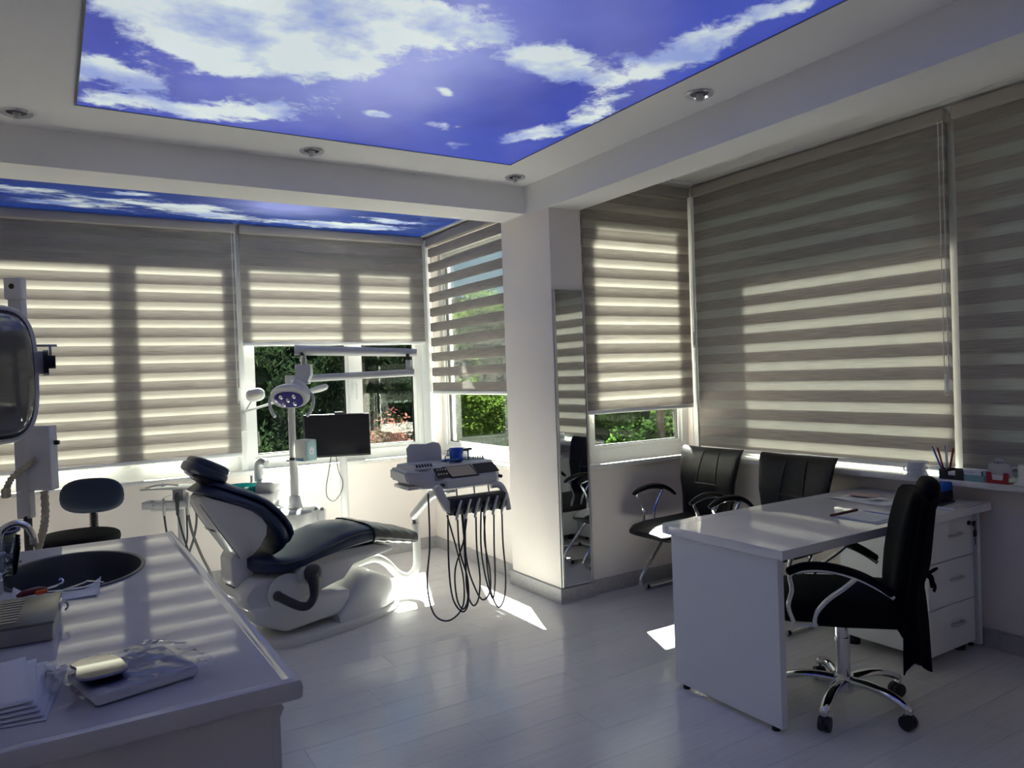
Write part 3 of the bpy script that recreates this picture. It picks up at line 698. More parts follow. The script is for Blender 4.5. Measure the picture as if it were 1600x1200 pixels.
for s_ in (-1, 1): tube(b, cat([BRP(q[0], s_*(min(.10, q[1]*.55)+.004), q[3]+.0005) for q in sh[1:-1]], 3), .0022, 6)
obj('shell_seam', b, M_DGREY, back_shell)
cs = [(-.12, .12, .165), (-.105, .17, .19), (-.065, .222, .216), (-.01, .246, .226), (.05, .253, .226), (.11, .252, .219), (.19, .247, .20), (.26, .232, .167), (.33, .205, .122), (.39, .168, .086), (.43, .125, .06), (.447, .07, .05)]
def back_cush(grow, n0, n1, name, m, parent):
    rings = []
    for (s_, w_, ne) in cs:
        r_ = []; w2 = w_+grow
        for k in range(24):
            a = 2*PI*k/24; c, s2 = math.cos(a), math.sin(a)
            y_ = math.copysign(abs(c)**.45, c)*w2; nn = ne+(n0+n1)/2+math.copysign(abs(s2)**.6, s2)*(n1-n0)/2
            if s2 > 0: nn += .018*(1-(y_/w2)**2)
            r_.append(BRP(s_, y_, nn))
        rings.append(r_)
    b = B(); loft(b, rings); return obj(name, b, m, parent)
bc = back_cush(0, -.022, .045, 'backrest_cushion', M_NAVY, ch)
back_cush(-.014, .045, .085, 'backrest_pad', M_NAVY, ch)
b = B(); prism(b, [(-.602, .375), (-.588, .345), (-.49, .338), (-.465, .37), (-.478, .43), (-.50, .53), (-.578, .545), (-.606, .50)], -.085, .085, 'y', .014, 3); obj('hinge_cover', b, M_WPLAS, ch)
b = B(); box(b, -.585, -.50, -.06, .06, .338, .3455); obj('hinge_slot', b, M_BLACK, ch, smooth=False)
# maker's lettering on the shell
def text(name, s, size, m, parent, M, ext=.0006):
    cu = bpy.data.curves.new(name, 'FONT'); cu.body = s; cu.size = size; cu.extrude = ext; cu.align_x = 'CENTER'; cu.resolution_u = 2
    to = bpy.data.objects.new(name+'_tmp', cu); COL.objects.link(to)
    dg = bpy.context.evaluated_depsgraph_get(); me = bpy.data.meshes.new_from_object(to.evaluated_get(dg))
    bpy.data.objects.remove(to); bpy.data.curves.remove(cu)
    me.transform(M); me.name = name; me.materials.clear(); me.materials.append(m)
    o = bpy.data.objects.new(name, me); COL.objects.link(o)
    if parent: o.parent = parent
    return o
ex = Vector((0, -1, 0)); ez = -nd; ey = ez.cross(ex)
c0 = R0+wd*.19-nd*.0115
text('lettering', 'SUNGLIDER', .030, M_BLACK, back_shell, Matrix(((ex.x, ey.x, ez.x, c0.x), (ex.y, ey.y, ez.y, c0.y), (ex.z, ey.z, ez.z, c0.z), (0, 0, 0, 1))))
# headrest
hm = T(-.695, 0, 1.012) @ RY(28)
b = B(); pillow(b, .115, .13, .035, .55, .6, 28, 12, hm @ T(0, 0, -.012)); hr = obj('headrest', b, M_NAVY, ch)
b = B(); pillow(b, .105, .12, .028, .55, .6, 28, 12, hm @ T(.004, 0, .026)); obj('headrest_pad', b, M_NAVY, hr)
b = B(); pillow(b, .07, .09, .03, .7, .7, 20, 8, hm @ T(.01, 0, -.045)); obj('headrest_back', b, M_BLACK, hr)
b = B(); prism(b, [(-.805, 1.012), (-.79, 1.027), (-.692, .932), (-.705, .912)], -.022, .022, 'y', .004); prism(b, [(-.715, .928), (-.687, .928), (-.72, .83), (-.745, .84)], -.026, .026, 'y', .004)
obj('headrest_bracket', b, M_STEEL, ch)
b = B(); cyl(b, (-.698, -.04, .922), (-.698, .04, .922), .02, 18); cyl(b, (-.665, -.03, .934), (-.665, .03, .934), .017, 18); obj('headrest_joint', b, M_DGREY, ch)
# armrest (near side) and its boss
b = B(); lathe(b, [(0, 0), (.048, 0), (.05, .01), (.046, .135), (0, .135)], 24, T(-.255, -.17, .385) @ RX(90)); obj('armrest_boss', b, M_WPLAS, ch)
b = B()
pts = cat([(-.25, -.345, .405), (-.238, -.345, .345), (-.245, -.345, .275), (-.28, -.345, .232), (-.33, -.345, .238), (-.39, -.345, .275), (-.455, -.345, .322)], 6)
n_ = len(pts); tube(b, pts, [(.046 if i < 4 else .046-.018*min(1, (i-4)/8)) for i in range(n_)], 12, flat=.8)
pillow(b, .05, .034, .05, .8, .8, 18, 10, T(-.247, -.345, .405)); pillow(b, .028, .022, .028, 1, 1, 12, 8, T(-.457, -.345, .323)); obj('armrest', b, M_DGREY, ch)

# ------------------------------------------------------------------ delivery unit with its curved arm
du = thing('instrument_delivery_unit', 'grey dentist instrument console on a curved white arm with hanging hoses', 'dental console', (2.12, 4.12, 0), 0)
def loc(p): return (p[0]-2.12, p[1]-4.12, p[2])
b = B(); tube(b, [loc(p) for p in cat([(1.62, 4.86, .20), (1.72, 4.80, .262), (1.81, 4.745, .285), (1.89, 4.745, .238), (1.965, 4.755, .155), (2.03, 4.72, .128), (2.078, 4.69, .18), (2.088, 4.688, .28), (2.086, 4.69, .49)], 7)], .027, 14); obj('curved_arm', b, M_WPLAS, du)
b = B(); cyl(b, loc((2.086, 4.69, .485)), loc((2.086, 4.69, .55)), .022, 16); cyl(b, loc((2.06, 4.69, .535)), loc((2.112, 4.69, .535)), .014, 14); cyl(b, loc((2.086, 4.665, .515)), loc((2.086, 4.715, .515)), .012, 12); obj('joint', b, M_STEEL, du)
b = B(); tube(b, [loc(p) for p in cat([(2.072, 4.68, .545), (2.075, 4.55, .63), (2.09, 4.40, .725), (2.12, 4.25, .775)], 4)], [.030, .034], 14, flat=1.0); obj('spring_arm', b, M_WPLAS, du)
b = B(); cyl(b, loc((2.12, 4.2, .76)), loc((2.12, 4.2, .82)), .04, 18); obj('swivel', b, M_GPLAS, du)
# console body: octagonal plan, sloped front
def plan(x0, x1, y0, y1, cf, cb, z): return [loc(p+(z,)) for p in ((x0+cf*1.0, y0), (x1-cf*.7, y0), (x1, y0+cf*.9), (x1-.01, y1-cb), (x1-cb, y1), (x0+cb, y1), (x0-.06, y1-cb), (x0-.02, y0+cf*1.1))]
b = B(); loft(b, [plan(1.93, 2.37, 4.02, 4.42, .075, .05, .800), plan(1.90, 2.39, 3.985, 4.43, .09, .05, .815), plan(1.895, 2.395, 3.985, 4.43, .09, .05, .862), plan(1.89, 2.395, 4.039, 4.44, .085, .05, .905), plan(1.90, 2.38, 4.085, 4.435, .06, .05, .942), plan(1.92, 2.36, 4.10, 4.42, .05, .05, .946)])
bmesh.ops.recalc_face_normals(b, faces=b.faces[:])
body = obj('console_body', b, M_GPLAS, du, ang=25)
b = B(); loft(b, [[loc(p) for p in ((1.80, 4.14, .845), (1.93, 4.02, .825), (1.93, 4.40, .825), (1.81, 4.44, .845))], [loc(p) for p in ((1.79, 4.16, .915), (1.93, 4.02, .91), (1.93, 4.40, .925), (1.81, 4.44, .92))]]); bmesh.ops.bevel(b, geom=b.edges[:], offset=.012, segments=2, affect='EDGES'); obj('side_shelf', b, M_GPLAS, du)
b = B(); rbox(b, loc((1.88, 4.26, .815)), (.15, .22, .022), .006); obj('under_tray', b, M_WPLAS, du)
# sloped front panel pieces, lying on the front slope (from y 4.012 z .9 to y 4.085 z .942)
slope = math.degrees(math.atan2(.942-.862, 4.085-3.985))
def onslope(x, f_, off=.0): # f 0..1 up the slope
    return loc((x, 3.993+.088*f_, .867+.073*f_+off))
def front_panel(name, x0, x1, f0, f1, m, off=.003, th=.004, skew=0):
    a, c, d, e = onslope(x0, f0, off), onslope(x1, f0, off), onslope(x1-skew, f1, off), onslope(x0-skew, f1, off)
    bb = B(); loft(bb, [[Vector(p)-Vector((0, -.6, .8))*0 for p in (a, c, d, e)], [Vector(p)+Vector((0, -.55, .83))*th for p in (a, c, d, e)]]); return obj(name, bb, m, body, smooth=False)
front_panel('knob_panel', 1.935, 2.02, .12, .80, M_BLACK, .004, .006)
front_panel('display', 2.03, 2.20, .10, .82, pm('console_display', (.45, .40, .33), .12, .2), .004, .006, .02)
front_panel('display_border', 2.018, 2.212, .04, .88, M_BLACK, .003, .004, .02)
front_panel('dark_panel', 2.215, 2.36, .18, .86, M_DGREY, .003, .006, .01)
for k in range(8):
    bb = B(); p = onslope(1.948+.018*(k % 4)+.006*(k//4), .30+.32*(k//4), .010); lathe(bb, [(0, 0), (.006, 0), (.005, .007), (0, .007)], 10, T(*p) @ RX(40)); obj('knob', bb, M_STEEL, body)
for (x_, z_) in ((1.955, .84), (2.375, .85)):
    bb = B(); cyl(bb, loc((x_, 3.995 if x_ < 2.1 else 4.03, z_)), loc((x_, 3.972 if x_ < 2.1 else 4.01, z_)), .011, 14); obj('side_knob', bb, M_BLACK, body)
b = B(); loft(b, [[loc((1.90+.006*k, 4.36+.002*k, .95)) for k in (0,)]*1+[loc(p) for p in ((1.905, 4.35, .945), (2.135, 4.35, .945), (2.14, 4.362, 1.03), (2.125, 4.364, 1.055), (2.09, 4.365, 1.066), (2.03, 4.364, 1.055), (1.97, 4.364, 1.06), (1.925, 4.364, 1.062), (1.90, 4.362, 1.035))], [loc((1.90, 4.37, .95))]+[loc((p[0], p[1]+.012, p[2])) for p in ((1.905, 4.35, .945), (2.135, 4.35, .945), (2.14, 4.362, 1.03), (2.125, 4.364, 1.055), (2.09, 4.365, 1.066), (2.03, 4.364, 1.055), (1.97, 4.364, 1.06), (1.925, 4.364, 1.062), (1.90, 4.362, 1.035))]]); obj('upright_shield', b, M_GPLAS, du, smooth=False)
kb = B(); rbox(kb, (0, 0, 0), (.12, .05, .01), .003, M=T(*loc((1.90, 4.12, .945))) @ RZ(-6) @ RX(35)); pad = obj('key_pad', kb, M_GPLAS, du)
for k in range(6):
    bb = B(); rbox(bb, (-.045+.018*k, .0, .007), (.012, .026, .006), .002, 1, M=T(*loc((1.90, 4.12, .945))) @ RZ(-6) @ RX(35)); obj('key', bb, M_DGREY, pad)
# handpiece holder bar
HB = T(*loc((2.165, 3.955, .722))) @ RX(0)
b = B(); prism(b, [(-.035, .040), (.03, .048), (.045, .02), (.04, -.055), (-.01, -.062), (-.04, -.025)], -.19, .19, 'x', .006, 2, HB); holder = obj('handpiece_holder', b, M_DGREY, du)
b = B()
for k in range(6): cyl(b, (-.155+.062*k, -.036, .005), (-.155+.062*k, -.02, -.06), .013, 12, M=HB)
obj('holder_slot', b, M_BLACK, holder)
for sx, nm in ((-1, 'holder_arm'), (1, 'holder_arm')):
    b = B()
    if sx < 0: prism(b, [(-.265, .125), (-.285, .105), (-.278, .085), (-.215, -.035), (-.185, -.045), (-.18, .02), (-.20, .035), (-.24, .125)], -.02, .02, 'y', .006, 2, HB)
    else: tube(b, cat([(.12, .03, .085), (.175, .02, .08), (.205, .01, .03), (.218, 0, -.04), (.222, 0, -.075)], 6), [.022, .016], 12, M=HB)
    obj(nm, b, M_GPLAS, holder)
for k, x_ in enumerate((-.12, .0, .10)):
    b = B(); cyl(b, (x_, .02, .03), (x_, .03, .09), .005, 8, M=HB); obj('hanger_rod', b, M_STEEL, holder)
# handpieces and hoses: (x top, z bottom of loop, x end, lean)
rnd = random.Random(3)
for k in range(6):
    x_ = -.155+.062*k
    b = B(); tube(b, [(x_+.022, -.058, .03), (x_+.012, -.052, .0), (x_-.004, -.044, -.06), (x_-.008, -.04, -.085)], [.006, .008, .009, .007], 10, M=HB); obj('handpiece', b, M_STEEL if k % 2 else M_GPLAS, holder)
hz = [(-.21, -.07, .66, .055, -.055, .66), (-.155, -.10, .64, .12, -.02, .64), (-.10, -.12, .64, .085, -.155, .64), (-.03, -.08, .64, .10, .03, .64), (.05, -.02, .64, .14, .09, .64), (.06, -.0, .62, .13, .10, .66), (.10, .035, .64, .115, .10, .64), (.155, .12, .64, .06, .165, .64)]
hoses = [((1.862, 3.99, .80), (1.86, 3.99, .5), (1.83, 3.98, .28), (1.86, 3.97, .10), (1.95, 3.96, .042), (2.05, 3.97, .10), (2.075, 3.99, .25), (2.03, 3.98, .45), (1.965, 3.96, .665)),
         ((2.01, 3.915, .64), (2.02, 3.92, .45), (2.07, 3.93, .28), (2.075, 3.94, .13), (2.04, 3.95, .08), (1.99, 3.97, .16), (1.975, 3.98, .35), (1.985, 3.99, .66)),
         ((2.072, 3.915, .64), (2.045, 3.92, .50), (1.99, 3.93, .34), (2.00, 3.94, .17), (2.045, 3.95, .095), (2.085, 3.96, .16), (2.085, 3.98, .35), (2.09, 4.0, .68)),
         ((2.134, 3.915, .64), (2.135, 3.92, .45), (2.155, 3.93, .27), (2.145, 3.94, .14), (2.11, 3.95, .105), (2.085, 3.97, .2), (2.09, 3.98, .4), (2.105, 4.0, .70)),
         ((2.196, 3.915, .64), (2.19, 3.92, .48), (2.225, 3.93, .30), (2.225, 3.94, .17), (2.18, 3.95, .125), (2.14, 3.97, .2), (2.10, 3.985, .36), (2.08, 4.0, .70)),
         ((2.258, 3.915, .64), (2.255, 3.92, .45), (2.26, 3.93, .25), (2.25, 3.94, .13), (2.235, 3.95, .15), (2.21, 3.97, .28), (2.20, 3.985, .45), (2.22, 4.0, .70)),
         ((2.315, 3.915, .64), (2.318, 3.92, .45), (2.335, 3.93, .25), (2.325, 3.94, .11), (2.285, 3.95, .06), (2.25, 3.97, .16), (2.235, 3.985, .36), (2.235, 4.0, .70))]
for h in hoses:
    b = B(); tube(b, [loc(p) for p in cat(h, 8)], .0052, 7); obj('hose', b, M_DGREY, du)

# things lying on the console
b = B(); rings = []
lathe(b, [(0, 0), (.036, 0), (.040, .004), (.046, .078), (.044, .082), (.041, .08), (.036, .006), (0, .006)], 26, T(2.165, 4.2, .947)); tag(obj('plastic_cup', b, M_BLUE), 'bright blue plastic cup on the instrument console', 'cup')
t = thing('pump_bottle', 'small clear bottle with grey cap left of the blue cup', 'bottle', (2.10, 4.19, .947))
b = B(); lathe(b, [(0, 0), (.018, 0), (.02, .003), (.02, .035), (.010, .042), (.008, .048), (0, .048)], 18); obj('body', b, M_CLEAR, t)
b = B(); lathe(b, [(.0, .046), (.009, .046), (.009, .058), (.004, .06), (.004, .07), (0, .07)], 14); rbox(b, (.008, 0, .073), (.03, .008, .007), .002); obj('cap', b, M_GPLAS, t)
t = thing('instrument_jar', 'clear jar with black lid right of the blue cup', 'jar', (2.235, 4.22, .947))
b = B(); lathe(b, [(0, 0), (.026, 0), (.028, .004), (.028, .06), (.026, .06), (.025, .005), (0, .005)], 20); obj('jar_body', b, M_CLEAR, t)
b = B(); lathe(b, [(0, .06), (.03, .06), (.03, .072), (0, .072)], 20); rbox(b, (.035, 0, .068), (.03, .018, .012), .003); obj('lid', b, M_BLACK, t)
b = B(); rnd = random.Random(8)
N_ = 12; R_ = [[(2.03+.15*i/N_+.006*rnd.random(), 4.11+.05*j/5+.01*math.sin(i*.8), .952+.014*abs(math.sin(i*1.1+j*.9))+.008*rnd.random()) for i in range(N_+1)] for j in range(6)]
loft(b, R_, False, False, False)
for v in list(b.verts): pass
gl = obj('nitrile_glove', b, M_BLUEG); md = gl.modifiers.new('s', 'SOLIDIFY'); md.thickness = .003; tag(gl, 'crumpled blue nitrile glove in front of the blue cup', 'glove')
t = thing('bur_stand', 'row of small steel burs on the console right side', 'dental burs', (2.31, 4.2, .945))
b = B(); rbox(b, (0, 0, .004), (.10, .03, .008), .002); obj('block', b, M_GPLAS, t)
for k in range(6):
    b = B(); cyl(b, (-.042+.017*k, 0, .008), (-.042+.017*k, 0, .02), .004, 8); obj('bur', b, M_BLACK if k % 2 else M_STEEL, t)

# ================================================================== spittoon unit with lamp post
VA = -31.7
sp0 = Vector((1.447, 5.324, 0))
sp = thing('spittoon_unit', 'white dental spittoon unit with green bowl behind the chair', 'spittoon', (sp0.x, sp0.y, 0), VA)
b = B()
def oval(hx, hy, z, e=.6, n=32, cx=0, cy=0):
    out = []
    for k in range(n):
        a = 2*PI*k/n; c, s = math.cos(a), math.sin(a)
        out.append((cx+math.copysign(abs(c)**e, c)*hx, cy+math.copysign(abs(s)**e, s)*hy, z))
    return out
loft(b, [oval(.145, .19, .0), oval(.148, .195, .05), oval(.150, .20, .50), oval(.155, .205, .545), oval(.150, .20, .575), oval(.135, .185, .588), oval(.10, .14, .592)]); obj('cabinet', b, M_SPIT, sp)
b = B(); tube(b, cat([(-.06, .02, .50), (-.12, .02, .56), (-.17, .02, .60), (-.20, .02, .64)], 5), [.07, .065], 18); obj('neck', b, M_SPIT, sp)
b = B(); loft(b, [oval(.17, .12, .605, .7, 32, -.30), oval(.185, .14, .64, .6, 32, -.31), oval(.19, .15, .70, .5, 32, -.31), oval(.185, .146, .712, .5, 32, -.31)]); obj('bowl_holder', b, M_SPIT, sp)
b = B(); rbox(b, (-.195, .02, .73), (.135, .20, .135), .035, 4); hb = obj('tap_housing', b, M_SPIT, sp)
b = B(); lathe(b, [(0, .68), (.07, .684), (.115, .71), (.135, .755), (.139, .765), (.142, .765), (.138, .752), (.118, .704), (.07, .675), (0, .67)], 36, T(-.365, 0, .0), sy=.85); obj('bowl', b, M_GREEN, sp)
b = B(); tube(b, cat([(-.255, .03, .785), (-.258, .03, .85), (-.252, .02, .905), (-.225, .0, .928), (-.185, -.02, .918)], 6), [.034, .034, .03, .028, .026, .024], 16); obj('cup_filler', b, M_SPIT, hb)
b = B(); tube(b, cat([(-.305, .0, .77), (-.305, .0, .82), (-.298, -.015, .838), (-.288, -.035, .828), (-.287, -.04, .79)], 5), .006, 8); obj('rinse_tap', b, M_CHROME, hb)
b = B(); lathe(b, [(0, 0), (.042, 0), (.047, .012), (.04, .028), (.02, .033), (0, .033)], 22, T(-.115, -.10, .585), sy=.7); obj('dark_dial', b, M_DGREY, sp)
b = B(); lathe(b, [(.052, .588), (.055, .60), (.05, .612), (.045, .63), (.038, .67), (.034, .68), (0, .68)], 24); obj('post_collar', b, M_SPIT, sp)
b = B(); cyl(b, (0, 0, .66), (0, 0, .94), .0285, 18); cyl(b, (0, 0, .945), (0, 0, 1.47), .0255, 18); post = obj('lamp_post', b, M_SPIT, sp)
b = B(); cyl(b, (0, 0, .93), (0, 0, .948), .0295, 18); obj('post_ring', b, M_BLACK, post)
b = B(); cyl(b, (-.045, 0, .925), (.0, 0, .925), .013, 12); obj('post_clamp', b, M_STEEL, post)
# white cups holder
for k in range(2):
    b = B(); x0 = .165+.045*k
    loft(b, [[(x0-.018, -.10, .46), (x0+.018, -.10, .46), (x0+.018, -.06, .46), (x0-.018, -.06, .46)], [(x0-.022, -.105, .585), (x0+.022, -.105, .585), (x0+.022, -.055, .585), (x0-.022, -.055, .585)]])
    tube(b, [(x0, -.08, .585), (x0+.006, -.085, .60)], [.014, .008], 8); obj('side_pocket', b, M_SPIT, sp, smooth=False)
# dispenser box on the post
def ray_mat():
    m = newmat('teal_ray_print'); nt = m.node_tree; N = nt.nodes; L = nt.links
    o = N.new('ShaderNodeOutputMaterial'); p = N.new('ShaderNodeBsdfPrincipled'); L.new(p.outputs[0], o.inputs[0]); p.inputs['Roughness'].default_value = .4
    tc = N.new('ShaderNodeTexCoord'); mp = N.new('ShaderNodeMapping'); mp.inputs['Location'].default_value = (-.5, -.5, -.53); L.new(tc.outputs['Generated'], mp.inputs[0])
    sx = N.new('ShaderNodeSeparateXYZ'); L.new(mp.outputs[0], sx.inputs[0])
    an = N.new('ShaderNodeMath'); an.operation = 'ARCTAN2'; L.new(sx.outputs[2], an.inputs[0]); L.new(sx.outputs[0], an.inputs[1])
    ml = N.new('ShaderNodeMath'); ml.operation = 'MULTIPLY'; ml.inputs[1].default_value = 22; L.new(an.outputs[0], ml.inputs[0])
    sn = N.new('ShaderNodeMath'); sn.operation = 'SINE'; L.new(ml.outputs[0], sn.inputs[0])
    gt = N.new('ShaderNodeMath'); gt.operation = 'GREATER_THAN'; gt.inputs[1].default_value = -.1; L.new(sn.outputs[0], gt.inputs[0])
    cb = N.new('ShaderNodeCombineXYZ'); L.new(sx.outputs[0], cb.inputs[0]); L.new(sx.outputs[2], cb.inputs[1])
    ln = N.new('ShaderNodeVectorMath'); ln.operation = 'LENGTH'; L.new(cb.outputs[0], ln.inputs[0])
    g2 = N.new('ShaderNodeMath'); g2.operation = 'GREATER_THAN'; g2.inputs[1].default_value = .22; L.new(ln.outputs['Value'], g2.inputs[0])
    mm = N.new('ShaderNodeMath'); mm.operation = 'MULTIPLY'; L.new(gt.outputs[0], mm.inputs[0]); L.new(g2.outputs[0], mm.inputs[1])
    x = N.new('ShaderNodeMix'); x.data_type = 'RGBA'; L.new(mm.outputs[0], x.inputs[0]); x.inputs[6].default_value = (.62, .70, .70, 1); x.inputs[7].default_value = (.16, .45, .42, 1)
    L.new(x.outputs[2], p.inputs['Base Color']); return m
t = thing('dispenser_box', 'small grey dispenser box with teal ray print on the lamp post', 'dispenser', (sp0.x, sp0.y, 0), VA)
DB = T(.105, -.05, 1.0) @ RZ(-38)
b = B(); rbox(b, (0, 0, 0), (.125, .10, .155), .012, 3, M=DB); obj('case', b, pm('dispenser_grey', (.50, .49, .46), .45), t)
b = B(); rbox(b, (.0, 0, 0), (.004, .086, .135), .001, 1, M=DB @ T(.0635, 0, .0)); 
dp = obj('ray_print', b, M_TEAL, t, smooth=False)
b = B()
for k in range(30):
    a = 2*PI*k/30; l0, l1 = .022, .052+.012*abs(math.sin(a))
    loft(b, [[(.066, l0*math.cos(a-.05), l0*1.25*math.sin(a-.05)), (.066, l1*.62*math.cos(a-.03), l1*1.2*math.sin(a-.03)), (.066, l1*.62*math.cos(a+.03), l1*1.2*math.sin(a+.03)), (.066, l0*math.cos(a+.05), l0*1.25*math.sin(a+.05))]], True, False, M=DB)
obj('print_rays', b, pm('print_pale', (.66, .74, .73), .5), dp, smooth=False)
b = B(); lathe(b, [(0, 0), (.021, 0), (.021, .001), (0, .001)], 20, DB @ T(.066, 0, 0) @ RY(90), sx=1.3); lathe(b, [(0, 0), (.004, 0), (.004, .002), (0, .002)], 10, DB @ T(.0665, 0, -.005) @ RY(90), mi=1); obj('print_centre', b, [M_PAPER, M_DGREY], dp, smooth=False)
b = B(); rbox(b, (-.005, -.0505, -.06), (.085, .003, .02), .001, 1, M=DB); obj('blue_strip', b, pm('blue_label', (.03, .12, .22), .4), t, smooth=False)

# ------------------------------------------------------------------ operating lamp on the post
lp = thing('operating_lamp', 'grey dental operating lamp with violet lens on a folding arm', 'dental lamp', (sp0.x, sp0.y, 1.4705), VA)
b = B(); cyl(b, (0, 0, .005), (0, 0, .06), .034, 18); cyl(b, (-.03, 0, .03), (.88, .02, .05), .026, 18); lp1 = obj('lower_arm', b, M_WPLAS, lp)
b = B(); cyl(b, (.84, .02, .055), (.84, .02, .14), .022, 16); obj('elbow_stem', b, M_WPLAS, lp1)
b = B(); cyl(b, (.84, .02, .12), (.84, .02, .165), .015, 14); obj('elbow_pin', b, M_DGREY, lp1)
b = B(); tube(b, [(.90, .025, .188), (.83, .015, .194), (.15, -.20, .225), (.10, -.215, .228)], [.034, .036, .044, .046], 18, flat=.8); ua = obj('spring_arm', b, M_WPLAS, lp)
b = B(); cyl(b, (.155, -.245, .20), (.155, -.16, .20), .012, 12); cyl(b, (.84, -.03, .172), (.84, .06, .172), .012, 12); obj('pivot_bolt', b, M_DGREY, ua)
b = B(); cyl(b, (.155, -.20, .115), (.155, -.20, .20), .020, 16); cyl(b, (.155, -.20, .15), (.155, -.20, .165), .025, 16); obj('swivel_stem', b, M_STEEL, lp)
b = B(); prism(b, [(.101, .13), (.207, .13), (.209, .055), (.188, .015), (.193, -.005), (.113, -.005), (.091, .02), (.101, .045)], -.235, -.165, 'y', .008, 2); obj('head_block', b, M_WPLAS, lp)
HM = T(.075, -.235, -.085) @ RZ(-12) @ RX(24)     # lens towards -y
b = B()
rings = []
for (y_, s_) in ((.075, .35), (.07, .62), (.045, .86), (.0, 1.0), (-.03, 1.0), (-.045, .95)):
    rings.append([(math.copysign(abs(math.cos(a))**.8, math.cos(a))*.135*s_, y_, math.copysign(abs(math.sin(a))**.85, math.sin(a))*.082*s_+(.012*s_)) for a in [2*PI*k/32 for k in range(32)]])
loft(b, rings, M=HM); hd = obj('lamp_head', b, M_WPLAS, lp)
b = B(); loft(b, [[(math.copysign(abs(math.cos(a))**.8, math.cos(a))*.105*s_, y_, math.copysign(abs(math.sin(a))**.8, math.sin(a))*.058*s_-.002) for a in [2*PI*k/28 for k in range(28)]] for y_, s_ in ((-.040, 1.0), (-.049, .98), (-.051, .6))], M=HM); obj('lens', b, M_PURPLE, hd)
for (x_, z_) in ((-.05, .02), (.045, .022), (-.005, -.005), (-.04, -.035), (.04, -.03)):
    b = B(); pillow(b, .013, .004, .016, 1, 1, 12, 6, HM @ T(x_, -.052, z_)); obj('led', b, M_MIRROR, hd)
for sx in (-1, 1):
    b = B(); tube(b, cat([(sx*.125, .02, .01), (sx*.155, -.0, .0), (sx*.16, -.03, -.05), (sx*.135, -.06, -.10), (sx*.115, -.075, -.112)], 5), .0105, 10, M=HM); obj('lamp_handle', b, M_GPLAS, lp)
b = B(); tube(b, cat([(.03, .04, .08), (.07, .03, .075), (.11, .02, .03), (.125, .02, .0)], 5), [.028, .018], 12, M=HM); obj('yoke', b, M_WPLAS, lp)

# ------------------------------------------------------------------ monitor
mo0 = Vector((1.905, 5.60, 0))
mo = thing('monitor_stand', 'black flat monitor on a white floor pole before the bay window', 'monitor', mo0, 0)
b = B(); cyl(b, (0, 0, .0), (0, 0, .93), .031, 20); lathe(b, [(0, 0), (.16, 0), (.16, .012), (.04, .022), (0, .022)], 28); obj('pole', b, M_WPLAS, mo)
MM = T(-.055, -.05, 1.065) @ RZ(-6) @ RX(-4) @ RY(1.2)
b = B(); rbox(b, (0, 0, 0), (.505, .026, .325), .006, 2, M=MM); mb = obj('housing', b, M_BLACK, mo)
b = B(); box(b, -.244, .244, -.0142, -.0128, -.148, .154, MM); obj('screen', b, M_SCREEN, mb, smooth=False)
b = B(); rbox(b, (.03, .03, -.05), (.14, .05, .14), .01, M=MM); obj('mount', b, M_DGREY, mb)
b = B(); rbox(b, (.02, 0, .172), (.075, .02, .014), .004, M=MM); obj('webcam', b, M_BLACK, mb)
b = B(); tube(b, [Vector(p)-mo0 for p in cat([(1.80, 5.57, .905), (1.78, 5.57, .80), (1.755, 5.57, .68), (1.76, 5.57, .60), (1.81, 5.57, .565), (1.865, 5.57, .62), (1.885, 5.57, .70), (1.855, 5.57, .79), (1.84, 5.57, .905)], 6)], .0032, 6); obj('cable', b, M_BLACK, mo)

# ------------------------------------------------------------------ white twin lamp fixed to the window post
c1, c2, c3 = Vector((1.295, 5.724, 1.397)), Vector((1.245, 5.835, 1.274)), Vector((1.689, 5.422, 1.428))
wl = thing('twin_head_lamp', 'white twin-head examination lamp clamped to the post between the bay windows', 'lamp', (1.242, YBK-.012, 1.16))
w0 = Vector((1.242, YBK-.012, 1.16))
b = B(); rbox(b, (0, -.012, .04), (.035, .03, .16), .006); tube(b, [(0, -.02, .10), Vector(c2)-w0], .009, 10); obj('clamp', b, M_WPLAS, wl)
b = B(); tube(b, [Vector(c2)-w0, (Vector(c2)+Vector(c3))/2-w0, Vector(c3)-w0-Vector((.06, -.04, .02))], .0085, 10); obj('rod', b, M_WPLAS, wl)
b = B(); tube(b, [Vector(c3)-w0+(Vector(c3)-Vector(c2)).normalized()*s_ for s_ in (-.09, -.07, 0, .05, .065)], [.010, .020, .026, .022, .008], 14); obj('tube_head', b, M_WPLAS, wl)
b = B(); tube(b, [Vector(c2)-w0, Vector(c1)-w0], .008, 10); obj('neck', b, M_WPLAS, wl)
b = B(); pillow(b, .07, .03, .05, .8, .8, 22, 10, T(*(Vector(c1)-w0)) @ RZ(-30) @ RY(-8)); hh = obj('round_head', b, M_WPLAS, wl)
b = B(); pillow(b, .042, .012, .02, .8, .8, 18, 8, T(*(Vector(c1)-w0)) @ RZ(-30) @ RY(-8) @ T(.005, -.024, -.006)); obj('diffuser', b, M_CREAM, hh)

